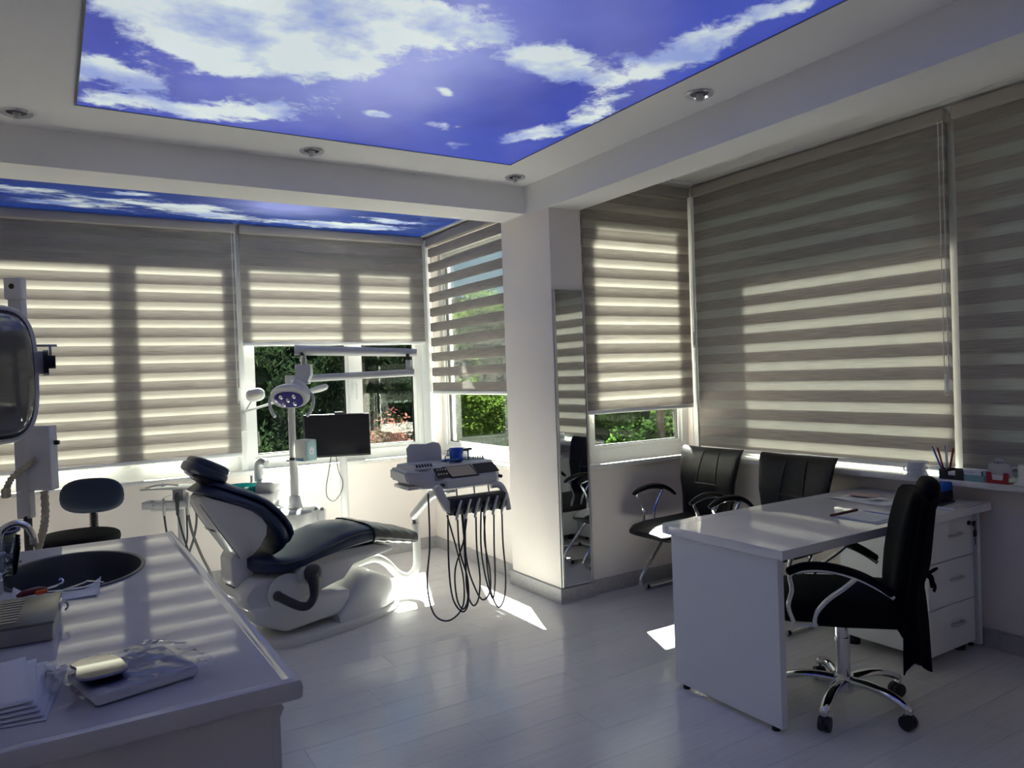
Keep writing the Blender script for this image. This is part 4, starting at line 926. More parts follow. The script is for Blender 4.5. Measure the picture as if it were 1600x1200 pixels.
# ------------------------------------------------------------------ assistant console left of the chair
a0 = Vector((.713, 5.421, 0))
ac = thing('assistant_console', 'slim grey assistant console with steel tray and suction hoses', 'dental console', (a0.x, a0.y, 0), VA)
b = B(); cyl(b, (0, 0, 0), (0, 0, .66), .023, 16); rbox(b, (-.005, .0, .75), (.075, .05, .10), .008); lathe(b, [(0, 0), (.11, 0), (.10, .02), (.03, .03), (0, .03)], 22); obj('post', b, M_GPLAS, ac)
b = B(); rbox(b, (-.05, -.02, .70), (.30, .07, .05), .012, 3); rbox(b, (-.10, -.01, .668), (.17, .06, .03), .008); bar = obj('holder_bar', b, M_WPLAS, ac)
b = B(); rbox(b, (-.19, -.03, .70), (.07, .09, .05), .006, 2); rbox(b, (-.19, -.035, .70), (.075, .06, .006), .002, mi=1); obj('bar_end', b, [M_GPLAS, M_DGREY], bar)
b = B(); rbox(b, (-.04, .02, .806), (.38, .20, .012), .005, 2); ty = obj('steel_tray', b, M_STEEL, ac)
b = B(); tube(b, cat([(-.20, -.06, .815), (-.14, -.05, .83), (-.06, -.03, .832), (.0, -.02, .822)], 5), .007, 8); pillow(b, .018, .012, .012, 1, 1, 14, 8, T(-.09, -.05, .832)); obj('mouth_mirror', b, M_CHROME, ac)
for k, (x_, m_) in enumerate(((-.085, M_STEEL), (.005, M_DGREY), (.075, M_STEEL))):
    b = B(); tube(b, [(x_, -.06, .78-(.035 if k == 0 else 0)), (x_, -.06, .755-(.03 if k == 0 else 0)), (x_, -.06, .69), (x_, -.06, .63)], [.008, .013, .011, .009], 12); obj('suction_tip', b, m_, bar)
b = B(); tube(b, [(-.085, -.06, .748), (-.03, -.06, .765)], .003, 6); obj('air_nozzle', b, M_STEEL, bar)
for pts, r_ in ((((-.085, -.06, .64), (-.075, -.05, .5), (-.05, -.04, .36), (-.01, -.02, .22), (.05, 0, .1)), .0065), (((.005, -.06, .64), (.03, -.05, .5), (.06, -.05, .38), (.045, -.03, .25), (.0, 0, .12)), .0065), (((.075, -.06, .64), (.09, -.05, .52), (.14, -.04, .36), (.20, -.02, .2), (.22, 0, .06)), .009), (((.115, -.03, .69), (.115, -.03, .58), (.09, -.03, .46), (.03, -.03, .30), (0, -.02, .15)), .008), (((.06, -.05, .68), (.06, -.05, .58), (.05, -.04, .45), (.0, -.03, .3), (-.02, -.01, .12)), .006)):
    b = B(); tube(b, cat(pts, 6), r_, 8); obj('suction_hose', b, pm('grey_hose', (.10, .10, .10), .5) if r_ > .007 else M_DGREY, ac)

# ------------------------------------------------------------------ dentist stool
s0 = Vector((.069, 5.059, .631)); s1 = Vector((.202, 5.45, .80))
so = Vector((s0.x+.04, s0.y+.05, 0))
st = thing('dentist_stool', 'dark blue dentist stool behind the sink counter', 'stool', so, 0)
d_ = Vector((s1.x-so.x, s1.y-so.y, 0)); az = math.degrees(math.atan2(d_.y, d_.x))
b = B(); pillow(b, .225, .215, .045, .6, .9, 36, 12, T(0, 0, .60)); obj('seat', b, M_BLKO, st)
b = B(); lathe(b, [(0, .53), (.19, .54), (.20, .565), (0, .565)], 30); obj('seat_pan', b, M_BLACK, st)
b = B(); pillow(b, .185, .04, .118, .75, .8, 36, 14, T(d_.x, d_.y, s1.z) @ RZ(az-90)); 
for v in b.verts:
    if v.co.z < s1.z: v.co.z = s1.z+(v.co.z-s1.z)*.88
obj('backrest', b, M_NAVYF, st)
b = B(); pz = s1.z-.09
pts = cat([(d_.x*1.05, d_.y*1.05, pz), (d_.x*1.05, d_.y*1.05, .66), (d_.x*.95, d_.y*.95, .58), (d_.x*.5, d_.y*.5, .535), (0, 0, .53)], 6)
tube(b, pts, .013, 10)
for k in range(12): lathe(b, [(.012, 0), (.026, .003), (.026, .006), (.012, .010)], 14, T(d_.x*1.05, d_.y*1.05, pz-.005-.0115*k))
obj('back_stem', b, M_BLACK, st)
b = B(); cyl(b, (0, 0, .1), (0, 0, .54), .025, 16)
obj('gas_lift', b, M_CHROME, st)
for k in range(5):
    a = 2*PI*k/5+.3; b = B(); tube(b, [(0, 0, .12), (.27*math.cos(a), .27*math.sin(a), .075)], [.022, .014], 8); l = obj('leg', b, M_CHROME, st)
    b = B(); cyl(b, (.27*math.cos(a)-.02*math.sin(a), .27*math.sin(a)+.02*math.cos(a), .026), (.27*math.cos(a)+.02*math.sin(a), .27*math.sin(a)-.02*math.cos(a), .026), .025, 14); obj('caster', b, M_BLACK, l)

# ------------------------------------------------------------------ equipment column left, with control box and lamp
p0 = Vector((-.11, 4.125, 0))
eq = thing('equipment_column', 'tall grey equipment column with control box at the left edge', 'equipment column', (p0.x, p0.y, 0), VA)
b = B(); rbox(b, (-.005, 0, (0.897+1.946)/2), (.062, .045, 1.946-0.897), .004, 1); col_ = obj('column', b, M_GPLAS, eq)
b = B(); cyl(b, (0, 0, 0), (0, 0, 0.897+.01), .018, 12); lathe(b, [(0, 0), (.14, 0), (.14, .015), (0, .015)], 24); obj('floor_post', b, M_DGREY, eq)
b = B(); rbox(b, (.0, -.018, 1.955), (.078, .05, .10), .008); cap = obj('top_plate', b, M_WPLAS, eq)
b = B(); lathe(b, [(0, 0), (.0125, 0), (.0125, .003), (0, .003)], 18, T(.0, -.042, 1.964) @ RX(90)); obj('black_plug', b, M_BLACK, cap)
b = B(); rbox(b, (.09, -.02, 1.175), (.115, .06, 1.323-1.027), .004, 1); cb = obj('control_box', b, M_GPLAS, eq)
b = B(); rbox(b, (.155, -.01, 1.243), (.022, .02, .02), .004); obj('box_switch', b, M_BLACK, cb)
b = B(); lathe(b, [(0, 0), (.008, 0), (.008, .004), (0, .004)], 14, T(-.02, -.0225, 1.019) @ RX(90)); obj('lamp_dot', b, pm('white_dot', (.85, .85, .83), .4), col_)
b = B(); pts = cat([(.095, -.02, 1.022), (.095, -.02, 0.927), (.085, -.02, 0.853), (.05, -.0, 0.779), (.02, .02, 0.691)], 10)
tube(b, pts, [.0165+.0022*math.sin(i*2.1) for i in range(len(pts))], 12); obj('corrugated_hose', b, M_BEIGE, eq)
b = B(); pts = cat([(.085, -.055, 1.175), (.04, -.075, 1.134), (-.01, -.085, 1.092), (-.035, -.085, 1.045)], 10)
tube(b, pts, [.013+.0028*math.sin(i*2.2) for i in range(len(pts))], 10); rbox(b, (-.037, -.085, 1.027), (.032, .032, .045), .008); obj('handpiece_hose', b, M_BEIGE, eq)
b = B(); tube(b, cat([(.01, -.03, 0.909), (.015, -.03, 0.838), (.03, -.03, 0.750)], 5), .006, 8); obj('cable', b, M_BLACK, eq)
# big lamp head in front of the column
h0 = Vector((-.17, 2.869, 1.539))
lh = thing('side_operating_lamp', 'large oval operating lamp with smoked cover at the left edge', 'dental lamp', h0, 0)
rings = []
for (y_, s_) in ((.11, .5), (.10, .75), (.06, .93), (.01, 1.0), (-.03, 1.0), (-.045, .965)):
    rings.append([(math.copysign(abs(math.cos(a))**.6, math.cos(a))*.146*s_, y_, math.copysign(abs(math.sin(a))**.62, math.sin(a))*.222*s_) for a in [2*PI*k/40 for k in range(40)]])
b = B(); loft(b, rings, M=RZ(36)); lhh = obj('housing', b, M_WPLAS, lh)
rings = [[(math.copysign(abs(math.cos(a))**.6, math.cos(a))*.118*s_, y_, math.copysign(abs(math.sin(a))**.62, math.sin(a))*.198*s_) for a in [2*PI*k/40 for k in range(40)]] for y_, s_ in ((-.04, 1), (-.06, .97), (-.078, .85), (-.085, .6), (-.088, .25))]
b = B(); loft(b, rings, M=RZ(36)); obj('smoked_cover', b, M_SMOKE, lh)
rings = [[(math.copysign(abs(math.cos(a))**.6, math.cos(a))*.124*s_, y_, math.copysign(abs(math.sin(a))**.62, math.sin(a))*.205*s_) for a in [2*PI*k/40 for k in range(40)]] for y_, s_ in ((-.038, 1), (-.05, 1.0), (-.052, .97))]
b = B(); loft(b, rings, M=RZ(36)); obj('cover_seal', b, M_BLACK, lh)
x0, x1, z0 = .125, .159, .042
b = B(); rbox(b, ((x0+x1)/2-.02, .06, z0-.005), (x1-x0+.06, .045, .075), .004); obj('bracket', b, M_GPLAS, lhh)
b = B(); cyl(b, (x1-.005, .06, z0-.005), (x1+.010, .06, z0-.005), .042, 22); cyl(b, (x1+.010, .06, z0-.003), (x1+.030, .06, z0-.003), .022, 18); obj('knob', b, M_BLACK, lhh)
b = B(); rbox(b, (x0+.025, .06, z0+.052), (.09, .012, .008), .002); rbox(b, (x1+.016, .06, z0+.025), (.008, .012, .055), .002); obj('yoke', b, M_STEEL, lhh)
b = B(); qq = Vector((-.118, 4.095, 1.559))-h0
tube(b, cat([(-.03, .06, .0), (-.04, .3, .0), (qq.x-.02, qq.y*.7, 0), (qq.x-.01, qq.y-.02, 0)], 6), [.022, .018], 12); obj('lamp_arm', b, M_WPLAS, lh)

# ================================================================== sink counter in the foreground
CX0, CX1, CY0, CY1, CZ = XL+.002, .392, 1.462, 3.262, .90
cab = thing('sink_cabinet', 'white cabinet under the glossy sink counter in the foreground', 'cabinet', (0, 2.36, 0))
b = B(); box(b, CX0, .345, 1.495-2.36, 1.513-2.36, .09, .862); box(b, CX0, .345, 3.217-2.36, 3.235-2.36, .09, .862); box(b, .327, .345, 1.513-2.36, 3.217-2.36, .09, .862); box(b, CX0, .327, 1.513-2.36, 3.217-2.36, .09, .108)
box(b, CX0, .30, 1.53-2.36, 3.2-2.36, 0, .09); obj('body', b, M_CAB, cab, smooth=False)
for k in range(4):
    y0 = 1.50+.435*k
    for (z0, z1) in ((.62, .852), (.37, .612), (.10, .362)):
        b = B(); prism(b, [(.345, z0), (.363, z0), (.363, z1-.03), (.372, z1-.012), (.363, z1), (.345, z1)], y0-2.36, y0+.428-2.36, 'y', .0015, 1); obj('drawer_front', b, M_CAB, cab, smooth=False)
# worktop with an oval hole
sx_, sy_, sa, sb = .045, 2.79, .195, .275
N_ = 72
def rect_pt(a, x0, x1, y0, y1):
    c, s = math.cos(a), math.sin(a); t_ = 1e9
    if c > 1e-9: t_ = min(t_, (x1-sx_)/c)
    if c < -1e-9: t_ = min(t_, (x0-sx_)/c)
    if s > 1e-9: t_ = min(t_, (y1-sy_)/s)
    if s < -1e-9: t_ = min(t_, (y0-sy_)/s)
    return sx_+c*t_, sy_+s*t_
angs = sorted([2*PI*k/N_ for k in range(N_)]+[math.atan2(yy-sy_, xx-sx_) % (2*PI) for xx in (CX0, CX1-.012) for yy in (CY0+.012, CY1)])
out = [rect_pt(a, CX0, CX1-.012, CY0+.012, CY1) for a in angs]; inn = [(sx_+sa*math.cos(a), sy_+sb*math.sin(a)) for a in angs]
b = B(); loft(b, [[(x, y-2.36, CZ-.036) for x, y in inn], [(x, y-2.36, CZ-.036) for x, y in out], [(x, y-2.36, CZ) for x, y in out], [(x, y-2.36, CZ) for x, y in inn], [(x, y-2.36, CZ-.036) for x, y in inn]], False, False)
wt = thing('worktop', 'glossy pale grey worktop with oval sink cut-out in the foreground', 'worktop', (0, 2.36, 0))
obj('slab', b, M_TOP, wt, smooth=False)
prof = [(-.014, -.036), (.010, -.036), (.016, -.030), (.0175, -.010), (.014, .002), (.006, .0055), (-.004, .004), (-.010, .0008), (-.014, 0)]
path = [((CX1-.012, CY1), (1, 0)), ((CX1-.012, CY0+.012), (1, -1)), ((CX0, CY0+.012), (0, -1))]
b = B(); loft(b, [[(p[0]+n_[0]*u_, p[1]+n_[1]*u_-2.36, CZ+w_) for u_, w_ in prof] for p, n_ in path]); obj('raised_edge', b, M_TOP, wt)
sk = thing('sink', 'dark oval sink bowl set into the worktop', 'sink', (sx_, sy_, CZ))
prof = [(1.045, .0005), (1.05, .003), (1.03, .006), (.99, .004), (.975, -.006), (.95, -.06), (.85, -.125), (.55, -.15), (.12, -.155), (.12, -.16), (.56, -.156), (.87, -.131), (.965, -.06), (.985, -.006), (.985, .0)]
b = B(); loft(b, [[(sa*r_*math.cos(2*PI*k/56), sb*r_*math.sin(2*PI*k/56), z_) for k in range(56)] for r_, z_ in prof], False, False); obj('bowl', b, M_SINK, sk)
b = B(); lathe(b, [(0, -.158), (.028, -.158), (.03, -.152), (.022, -.153), (0, -.155)], 20); obj('drain', b, M_STEEL, sk)
# faucet
fa = thing('gooseneck_tap', 'chrome gooseneck tap with lever beside the sink', 'tap', (-.165, 3.0, CZ))
b = B(); lathe(b, [(0, 0), (.026, 0), (.027, .004), (.022, .012), (.02, .05), (.016, .055), (0, .055)], 20); tube(b, cat([(0, 0, .05), (0, 0, .09), (.012, .006, .125), (.045, .01, .142), (.078, .012, .13), (.094, .013, .10), (.098, .013, .08)], 6), .0115, 14); obj('spout', b, M_CHROME, fa)
b = B(); cyl(b, (.098, .013, .086), (.10, .013, .066), .0135, 14); obj('aerator', b, M_STEEL, fa)
b = B(); tube(b, [(0, -.0, .035), (.02, -.035, .05), (.062, -.075, .028)], [.012, .008, .004], 10); obj('lever', b, M_CHROME, fa)
t = thing('plastic_cup_stack', 'stack of clear plastic cups beside the tap at the left edge', 'cups', (-.14, 2.875, CZ))
for k in range(4):
    b = B(); lathe(b, [(0, .012*k), (.028, .012*k), (.040, .085+.012*k), (.042, .086+.012*k), (.0415, .084+.012*k), (.0285, .003+.012*k), (0, .003+.012*k)], 24); obj('cup', b, M_CLEAR, t)
t = thing('pill_bottle', 'small white tub beside the sink at the left edge', 'tub', (-.16, 2.62, CZ))
b = B(); lathe(b, [(0, 0), (.022, 0), (.024, .003), (.024, .04), (.02, .044), (0, .044)], 20); obj('body', b, M_WPLAS, t)
b = B(); lathe(b, [(.0, .044), (.022, .044), (.022, .058), (0, .059)], 20); obj('lid', b, M_PAPER, t)
b = B(); lathe(b, [(0, 0), (.045, 0), (.05, .004), (.078, .095), (.08, .10), (.076, .10), (.048, .008), (0, .008)], 30)
t = thing('waste_bowl', 'olive bowl with dark blue rim beside the equipment column', 'bowl', (-.194, 3.12, CZ+.001))
obj('bowl', b, M_OLIVE, t)
b = B(); lathe(b, [(.076, .098), (.088, .100), (.089, .106), (.078, .108), (.076, .104), (.076, .098)], 30); obj('rim', b, M_DBLUE, t)
# perforated steel box
def perf_mat():
    m = newmat('perforated_steel'); nt = m.node_tree; N = nt.nodes; L = nt.links
    o = N.new('ShaderNodeOutputMaterial'); p = N.new('ShaderNodeBsdfPrincipled'); L.new(p.outputs[0], o.inputs[0])
    tc = N.new('ShaderNodeTexCoord'); v = N.new('ShaderNodeTexVoronoi'); v.inputs['Scale'].default_value = 200; v.inputs['Randomness'].default_value = 0.0
    mp = N.new('ShaderNodeMapping'); mp.inputs['Location'].default_value = (.0025, .0025, .0025); L.new(tc.outputs['Object'], mp.inputs[0]); L.new(mp.outputs[0], v.inputs['Vector'])
    r = N.new('ShaderNodeMapRange'); r.inputs[1].default_value = .28; r.inputs[2].default_value = .36; L.new(v.outputs['Distance'], r.inputs[0])
    x = N.new('ShaderNodeMix'); x.data_type = 'RGBA'; L.new(r.outputs[0], x.inputs[0]); x.inputs[6].default_value = (.03, .03, .03, 1); x.inputs[7].default_value = (.34, .34, .34, 1)
    L.new(x.outputs[2], p.inputs['Base Color']); p.inputs['Metallic'].default_value = .85; p.inputs['Roughness'].default_value = .35
    return m
M_PERF = perf_mat()
t = thing('sterilising_box', 'perforated steel sterilising box on the worktop', 'steel box', (-.105, 2.19, CZ), -4)
b = B(); rbox(b, (0, 0, .021), (.20, .27, .040), .004, 2); obj('body', b, M_PERF, t, smooth=False)
b = B(); rbox(b, (0, 0, .044), (.206, .276, .008), .003, 2); ld = obj('lid', b, pm('dull_steel', (.20, .20, .21), .3, 1.0), t)
b = B()
for k in range(9): rbox(b, (-.03, -.10+.0245*k, .0485), (.11, .012, .002), .0008, 1)
obj('lid_slot', b, M_PERF, ld, smooth=False)
b = B(); rbox(b, (.105, .04, .040), (.006, .05, .02), .002); tube(b, cat([(.106, .02, .045), (.118, .02, .048), (.122, .02, .036), (.116, .02, .028)], 4), .003, 6); obj('latch', b, M_CHROME, t)
# paper, instruments
def sheet(name, label, cx, cy, w, h, rz, z, curl, m=None, seed=0, cat_='paper', group=None):
    rnd = random.Random(seed); b = B(); n = 10
    R_ = []
    for j in range(n+1):
        r_ = []
        for i in range(n+1):
            u_, v_ = i/n-.5, j/n-.5
            zz = .0012+curl*max(0, (abs(u_)-.3)/.2)**2*max(0, (v_-.1)/.4)+curl*.25*(1+math.sin(u_*7+seed)*math.cos(v_*5))*.3
            r_.append((u_*w, v_*h, zz))
        R_.append(r_)
    loft(b, R_, False, False, False)
    o = obj(name, b, m or M_PAPER, loc=(cx, cy, z), rot=(0, 0, rad(rz))); md = o.modifiers.new('s', 'SOLIDIFY'); md.thickness = .0008; md.offset = 1
    return tag(o, label, cat_, group)
sheet('paper_napkin', 'white paper napkin between sink and steel box', -.01, 2.485, .22, .13, -8, CZ+.0005, .022, seed=1, cat_='napkin')
t = thing('extraction_tool', 'dark red handled dental tool lying on the napkin', 'dental tool', (-.03, 2.505, CZ+.018), 20)
b = B(); tube(b, [(-.075, 0, 0), (-.06, 0, .003), (-.02, 0, .004), (.0, 0, .002)], [.004, .009, .010, .006], 10); obj('handle', b, M_DRED, t)
b = B(); rbox(b, (-.018, -.014, .0), (.03, .014, .012), .004); obj('orange_grip', b, M_ORANGE, t)
b = B(); tube(b, cat([(.0, 0, .003), (.03, .0, .006), (.045, .004, .012), (.042, .008, .02), (.035, .008, .018)], 5), .0032, 8); obj('shank', b, M_CHROME, t)
t = thing('dental_probe', 'thin chrome dental probe lying on the napkin', 'dental tool', (.035, 2.495, CZ+.014), 35)
b = B(); tube(b, [(-.07, 0, 0), (.03, 0, .004), (.045, 0, .008)], [.003, .003, .0015], 8); tube(b, [(.045, 0, .008), (.06, -.05, .004)], [.0022, .002], 6); obj('shaft', b, M_CHROME, t)
# stack of papers
rnd = random.Random(4)
for k in range(5):
    sheet('paper_sheet', ['topmost white sheet of the fanned pile on the worktop front', 'second white sheet from the top of the fanned pile', 'middle white sheet of the fanned pile on the worktop', 'fourth white sheet from the top of the fanned pile', 'bottom white sheet of the fanned pile on the worktop'][k], -.185+.012*k, 1.735-.006*k, .26, .27, 4-3.0*k, CZ+.001+.0052*(4-k), .003, seed=20+k, group='fanned white papers on the worktop')
# bagged white pads
t = thing('bagged_pad_pack', 'white dental pads in a crumpled clear plastic bag', 'plastic bag', (.105, 1.685, CZ), 14)
b = B(); rbox(b, (.01, -.02, .014), (.19, .18, .024), .009, 3); obj('pad', b, M_PAPER, t)
rnd = random.Random(9); n = 22; R_ = []
for j in range(n+1):
    r_ = []
    for i in range(n+1):
        u_, v_ = -.11+.25*i/n, -.125+.26*j/n
        d = max(abs(u_)-.10, 0)/.05+max(abs(v_+.02)-.095, 0)/.05
        zz = .0285-.021*min(1, d)+.014*abs(math.sin(u_*70+v_*31+rnd.random()*1.2))*min(1, .12+d)+.004*rnd.random()
        r_.append((u_, v_, max(.001, zz)))
    R_.append(r_)
b = B(); loft(b, R_, False, False, False); obj('clear_bag', b, M_CLEAR, t, ang=20)
t = thing('hand_mirror', 'small violet rimmed hand mirror lying on the plastic bag', 'mirror', (.055, 1.665, CZ+.040), 100)
mp_ = cat([(-.06, -.035), (0, -.05), (.055, -.03), (.06, .01), (.03, .035), (.0, .028), (-.035, .04), (-.065, .02)], 5, True) if False else None
ol = [(-.062, -.036), (-.02, -.047), (.03, -.044), (.058, -.022), (.062, .012), (.042, .034), (.016, .030), (-.012, .036), (-.044, .040), (-.064, .018)]
olv = cat([(x, y, 0) for x, y in ol], 4, True)
b = B(); loft(b, [[(p.x*s_, p.y*s_, z_) for p in olv] for s_, z_ in ((1.0, 0), (1.05, .002), (1.05, .004), (1.0, .005))]); obj('rim', b, pm('violet_rim', (.16, .16, .28), .3), t)
b = B(); loft(b, [[(p.x*.98, p.y*.98, z_) for p in olv] for z_ in (.0048, .0056)]); obj('mirror_face', b, M_MIRROR, t, smooth=False)

# ================================================================== desk
dk = thing('office_desk', 'white gloss office desk with panel leg in front of the blinds', 'desk', (3.22, 2.29, 0))
def dl(x, y): return (x-3.22, y-2.29)
X0, X1, Y0, Y1, YS = 2.425, 4.030, 1.945, 2.655, 2.585
b = B(); x0, y0 = dl(X0, Y0); x1, y1 = dl(X1, YS); rbox(b, ((x0+x1)/2, (y0+y1)/2, .73), (x1-x0, y1-y0-.001, .04), .0015, 1); obj('top', b, M_DESK, dk, smooth=False)
rr = .05; poly = [dl(X0+rr*(1-math.sin(rad(a))), Y1-rr+rr*math.cos(rad(a))) for a in range(0, 91, 15)][::-1]+[dl(X1, Y1), dl(X1, YS+.001), dl(X0, YS+.001)]
poly = [dl(X0, YS+.001)]+[dl(X0+rr-rr*math.cos(rad(a)), Y1-rr+rr*math.sin(rad(a))) for a in range(0, 91, 15)]+[dl(X1, Y1), dl(X1, YS+.001)]
b = B(); prism(b, poly, .71, .75, 'z'); obj('back_strip', b, M_DESK, dk, smooth=False)
b = B(); x0, y0 = dl(2.442, 1.985); rbox(b, (x0+.018, y0+.30, .365), (.036, .60, .69), .0015, 1); pl = obj('panel_leg', b, M_DESKE, dk, smooth=False)
for yy in (2.03, 2.53):
    b = B(); x_, y_ = dl(2.46, yy); cyl(b, (x_, y_, 0), (x_, y_, .022), .017, 14); obj('foot', b, M_BLACK, pl)
b = B(); x0, y0 = dl(3.95, 1.995); rbox(b, (x0+.05, y0+.30, .365), (.03, .60, .69), .0015, 1); pl2 = obj('panel_leg', b, M_DESKE, dk, smooth=False)
for yy in (2.05, 2.53):
    b = B(); x_, y_ = dl(4.0, yy); cyl(b, (x_, y_, 0), (x_, y_, .022), .014, 14); obj('foot', b, M_BLACK, pl2)
# drawer pedestal
dp_ = thing('drawer_pedestal', 'white three-drawer pedestal under the desk end', 'drawer cabinet', (3.738, 2.24, 0))
b = B(); box(b, -.207, .207, -.225, .22, .05, .705); obj('body', b, M_DESKE, dp_, smooth=False)
for (z0, z1) in ((.498, .703), (.277, .492), (.052, .271)):
    b = B(); rbox(b, (0, -.235, (z0+z1)/2), (.414, .018, z1-z0), .0015, 1); dr = obj('drawer', b, M_DESKE, dp_, smooth=False)
    zc = z0+(z1-z0)*.57
    b = B(); tube(b, cat([(-.012, -.244, zc-.004), (-.010, -.262, zc), (.03, -.270, zc+.003), (.075, -.262, zc+.002), (.078, -.244, zc)], 5), .0075, 8, flat=.8); obj('handle', b, M_STEEL, dr)
b = B(); cyl(b, (.165, -.244, .655), (.165, -.252, .655), .011, 14); lk = obj('lock', b, M_BLACK, dp_)
b = B(); rbox(b, (.187, -.262, .652), (.03, .012, .026), .006); rbox(b, (.195, -.262, .60), (.026, .008, .036), .006); tube(b, [(.19, -.262, .64), (.195, -.262, .60)], .003, 6); rbox(b, (.197, -.262, .56), (.004, .003, .04), .001, 1); obj('key', b, M_BLACK, lk)
for sx in (-1, 1):
    for sy in (-1, 1):
        b = B(); lathe(b, [(0, 0), (.03, 0), (.032, .02), (.022, .03), (.022, .052), (0, .052)], 18, T(sx*.17, sy*.18, 0)); obj('foot', b, M_BLACK, dp_)

# ================================================================== visitor chairs
def visitor(label, loc_, rz, parts_group):
    t = thing('visitor_chair', label, 'chair', loc_, rz, parts_group)
    # local +x is the sitting direction
    secs = [(-.25, .40, .47, .20), (-.20, .395, .485, .23), (0, .395, .475, .245), (.15, .395, .472, .245), (.25, .398, .462, .225), (.31, .405, .445, .185), (.33, .415, .435, .15)]
    b = B(); loft(b, [cush_ring(u_, z0, z1, w_, .012) for u_, z0, z1, w_ in secs]); obj('seat', b, M_BLKL, t)
    rings = []
    for (z_, xb, w_, th) in ((.44, -.225, .19, .06), (.50, -.235, .205, .075), (.62, -.25, .222, .085), (.72, -.262, .236, .08), (.80, -.278, .248, .07), (.88, -.30, .262, .058), (.915, -.318, .27, .045), (.928, -.328, .268, .02)):
        r_ = []
        for k in range(28):
            a = 2*PI*k/28; c, s = math.cos(a), math.sin(a)
            y_ = math.copysign(abs(s)**.5, s)*w_; x_ = xb+math.copysign(abs(c)**.6, c)*th/2+.035*(y_/w_)**2*(.6+.4*(z_ > .7))
            r_.append((x_, y_, z_+(.012*(y_/w_)**2 if z_ > .85 else 0)))
        rings.append(r_)
    b = B(); loft(b, rings); bk = obj('backrest', b, M_BLKL, t)
    def fx(z_):
        zs = (.44, .50, .62, .72, .80, .88, .915); xs = (-.195, -.1975, -.2075, -.222, -.243, -.271, -.2955)
        for i in range(6):
            if z_ <= zs[i+1]: f_ = (z_-zs[i])/(zs[i+1]-zs[i]); return xs[i]+(xs[i+1]-xs[i])*f_
        return xs[-1]
    b = B()
    for (y0, y1) in ((-.10, -.07), (.10, .07)): tube(b, [(fx(z_)+.035*(y0/.25)**2+.001, y0+(y1-y0)*(z_-.47)/.44, z_) for z_ in [.47+.44*i/12 for i in range(13)]], .004, 6)
    tube(b, [(fx(.70)+.002+.035*(y_/.24)**2, y_, .70) for y_ in [-.10+.2*i/10 for i in range(11)]], .0045, 6)
    obj('stitch_seam', b, M_BLACK, bk)
    for sy in (-1, 1):
        y_ = sy*.262
        b = B(); pts = cat([(.195, y_, .645), (.14, y_, .672), (.05, y_, .688), (-.05, y_, .678), (-.13, y_, .645), (-.185, y_, .605)], 6)
        n_ = len(pts); tube(b, pts, [.008+.014*math.sin(PI*min(1, max(0, (i+2)/(n_+3))))**.6 for i in range(n_)], 10, flat=.7); arm = obj('arm_pad', b, M_BLKL, t)
        b = B(); tube(b, cat([(.13, y_*.93, .455), (.115, y_*.98, .52), (.135, y_, .58), (.165, y_, .64), (.13, y_, .658), (.05, y_, .672), (-.05, y_, .662), (-.06, y_, .64), (-.02, y_, .585), (.02, y_*.98, .52), (.035, y_*.93, .455)], 6), .0095, 8); obj('arm_tube', b, M_CHROME, arm)
        b = B(); y2 = sy*.225
        tube(b, cat([(-.10, y2, .40), (-.02, y2, .31), (.09, y2, .19), (.175, y2, .10), (.19, y2, .055), (.165, y2, .022), (.10, y2, .014), (-.10, y2, .014), (-.30, y2, .014)], 6), .0125, 10); lg = obj('sled_leg', b, M_CHROME, t)
        b = B(); cyl(b, (.14, y2, .014), (.115, y2, .014), .0138, 12); cyl(b, (-.27, y2, .014), (-.295, y2, .014), .0138, 12); obj('glide', b, M_BLACK, lg)
    b = B(); tube(b, [(-.30, -.225, .014), (-.30, .225, .014)], .0125, 10); tube(b, [(-.10, -.225, .398), (-.10, .225, .398)], .0125, 10); obj('cross_tube', b, M_CHROME, t)
    return t
visitor('black visitor armchair with chrome sled base in the niche corner', (3.515, 3.60, 0), 180, 'black visitor chairs along the window wall')
visitor('black visitor armchair behind the desk nearer the viewer', (3.51, 2.915, 0), 180, 'black visitor chairs along the window wall')

# ================================================================== office chair
oc = thing('office_chair', 'black high-back office chair with chrome arms and star base at the desk', 'chair', (2.87, 2.005, 0), 128)
b = B(); cyl(b, (0, 0, .07), (0, 0, .14), .042, 24); cyl(b, (0, 0, .14), (0, 0, .30), .031, 22); cyl(b, (0, 0, .28), (0, 0, .40), .026, 20); obj('gas_lift', b, M_CHROME, oc)
for k in range(5):
    a = 2*PI*k/5; c, s = math.cos(a), math.sin(a)
    b = B(); pts = cat([(.02*c, .02*s, .115), (.12*c, .12*s, .125), (.22*c, .22*s, .112), (.285*c, .285*s, .082), (.280*c, .280*s, .06)], 5)
    tube(b, pts, [.027, .024, .021, .018, .016], 10, flat=.75); l = obj('leg', b, M_CHROME, oc)
    for q in (-.013, .013):
        b = B(); cyl(b, (.280*c-s*(q-.009), .280*s+c*(q-.009), .030), (.280*c-s*(q+.009), .280*s+c*(q+.009), .030), .0295, 18); obj('caster_wheel', b, M_BLACK, l)
    b = B(); pillow(b, .022, .022, .016, 1, 1, 14, 8, T(.280*c, .280*s, .048)); obj('caster_hood', b, M_BLACK, l)
secs = [(-.25, .425, .50, .20), (-.2, .405, .515, .235), (0, .40, .515, .25), (.15, .40, .51, .25), (.23, .41, .50, .235), (.28, .425, .485, .20), (.295, .44, .47, .17)]
b = B(); loft(b, [cush_ring(u_, z0, z1, w_, .014) for u_, z0, z1, w_ in secs]); obj('seat', b, M_BLKO, oc)
b = B(); rbox(b, (-.02, 0, .39), (.24, .20, .03), .008); obj('mechanism', b, M_BLACK, oc)
rings = []
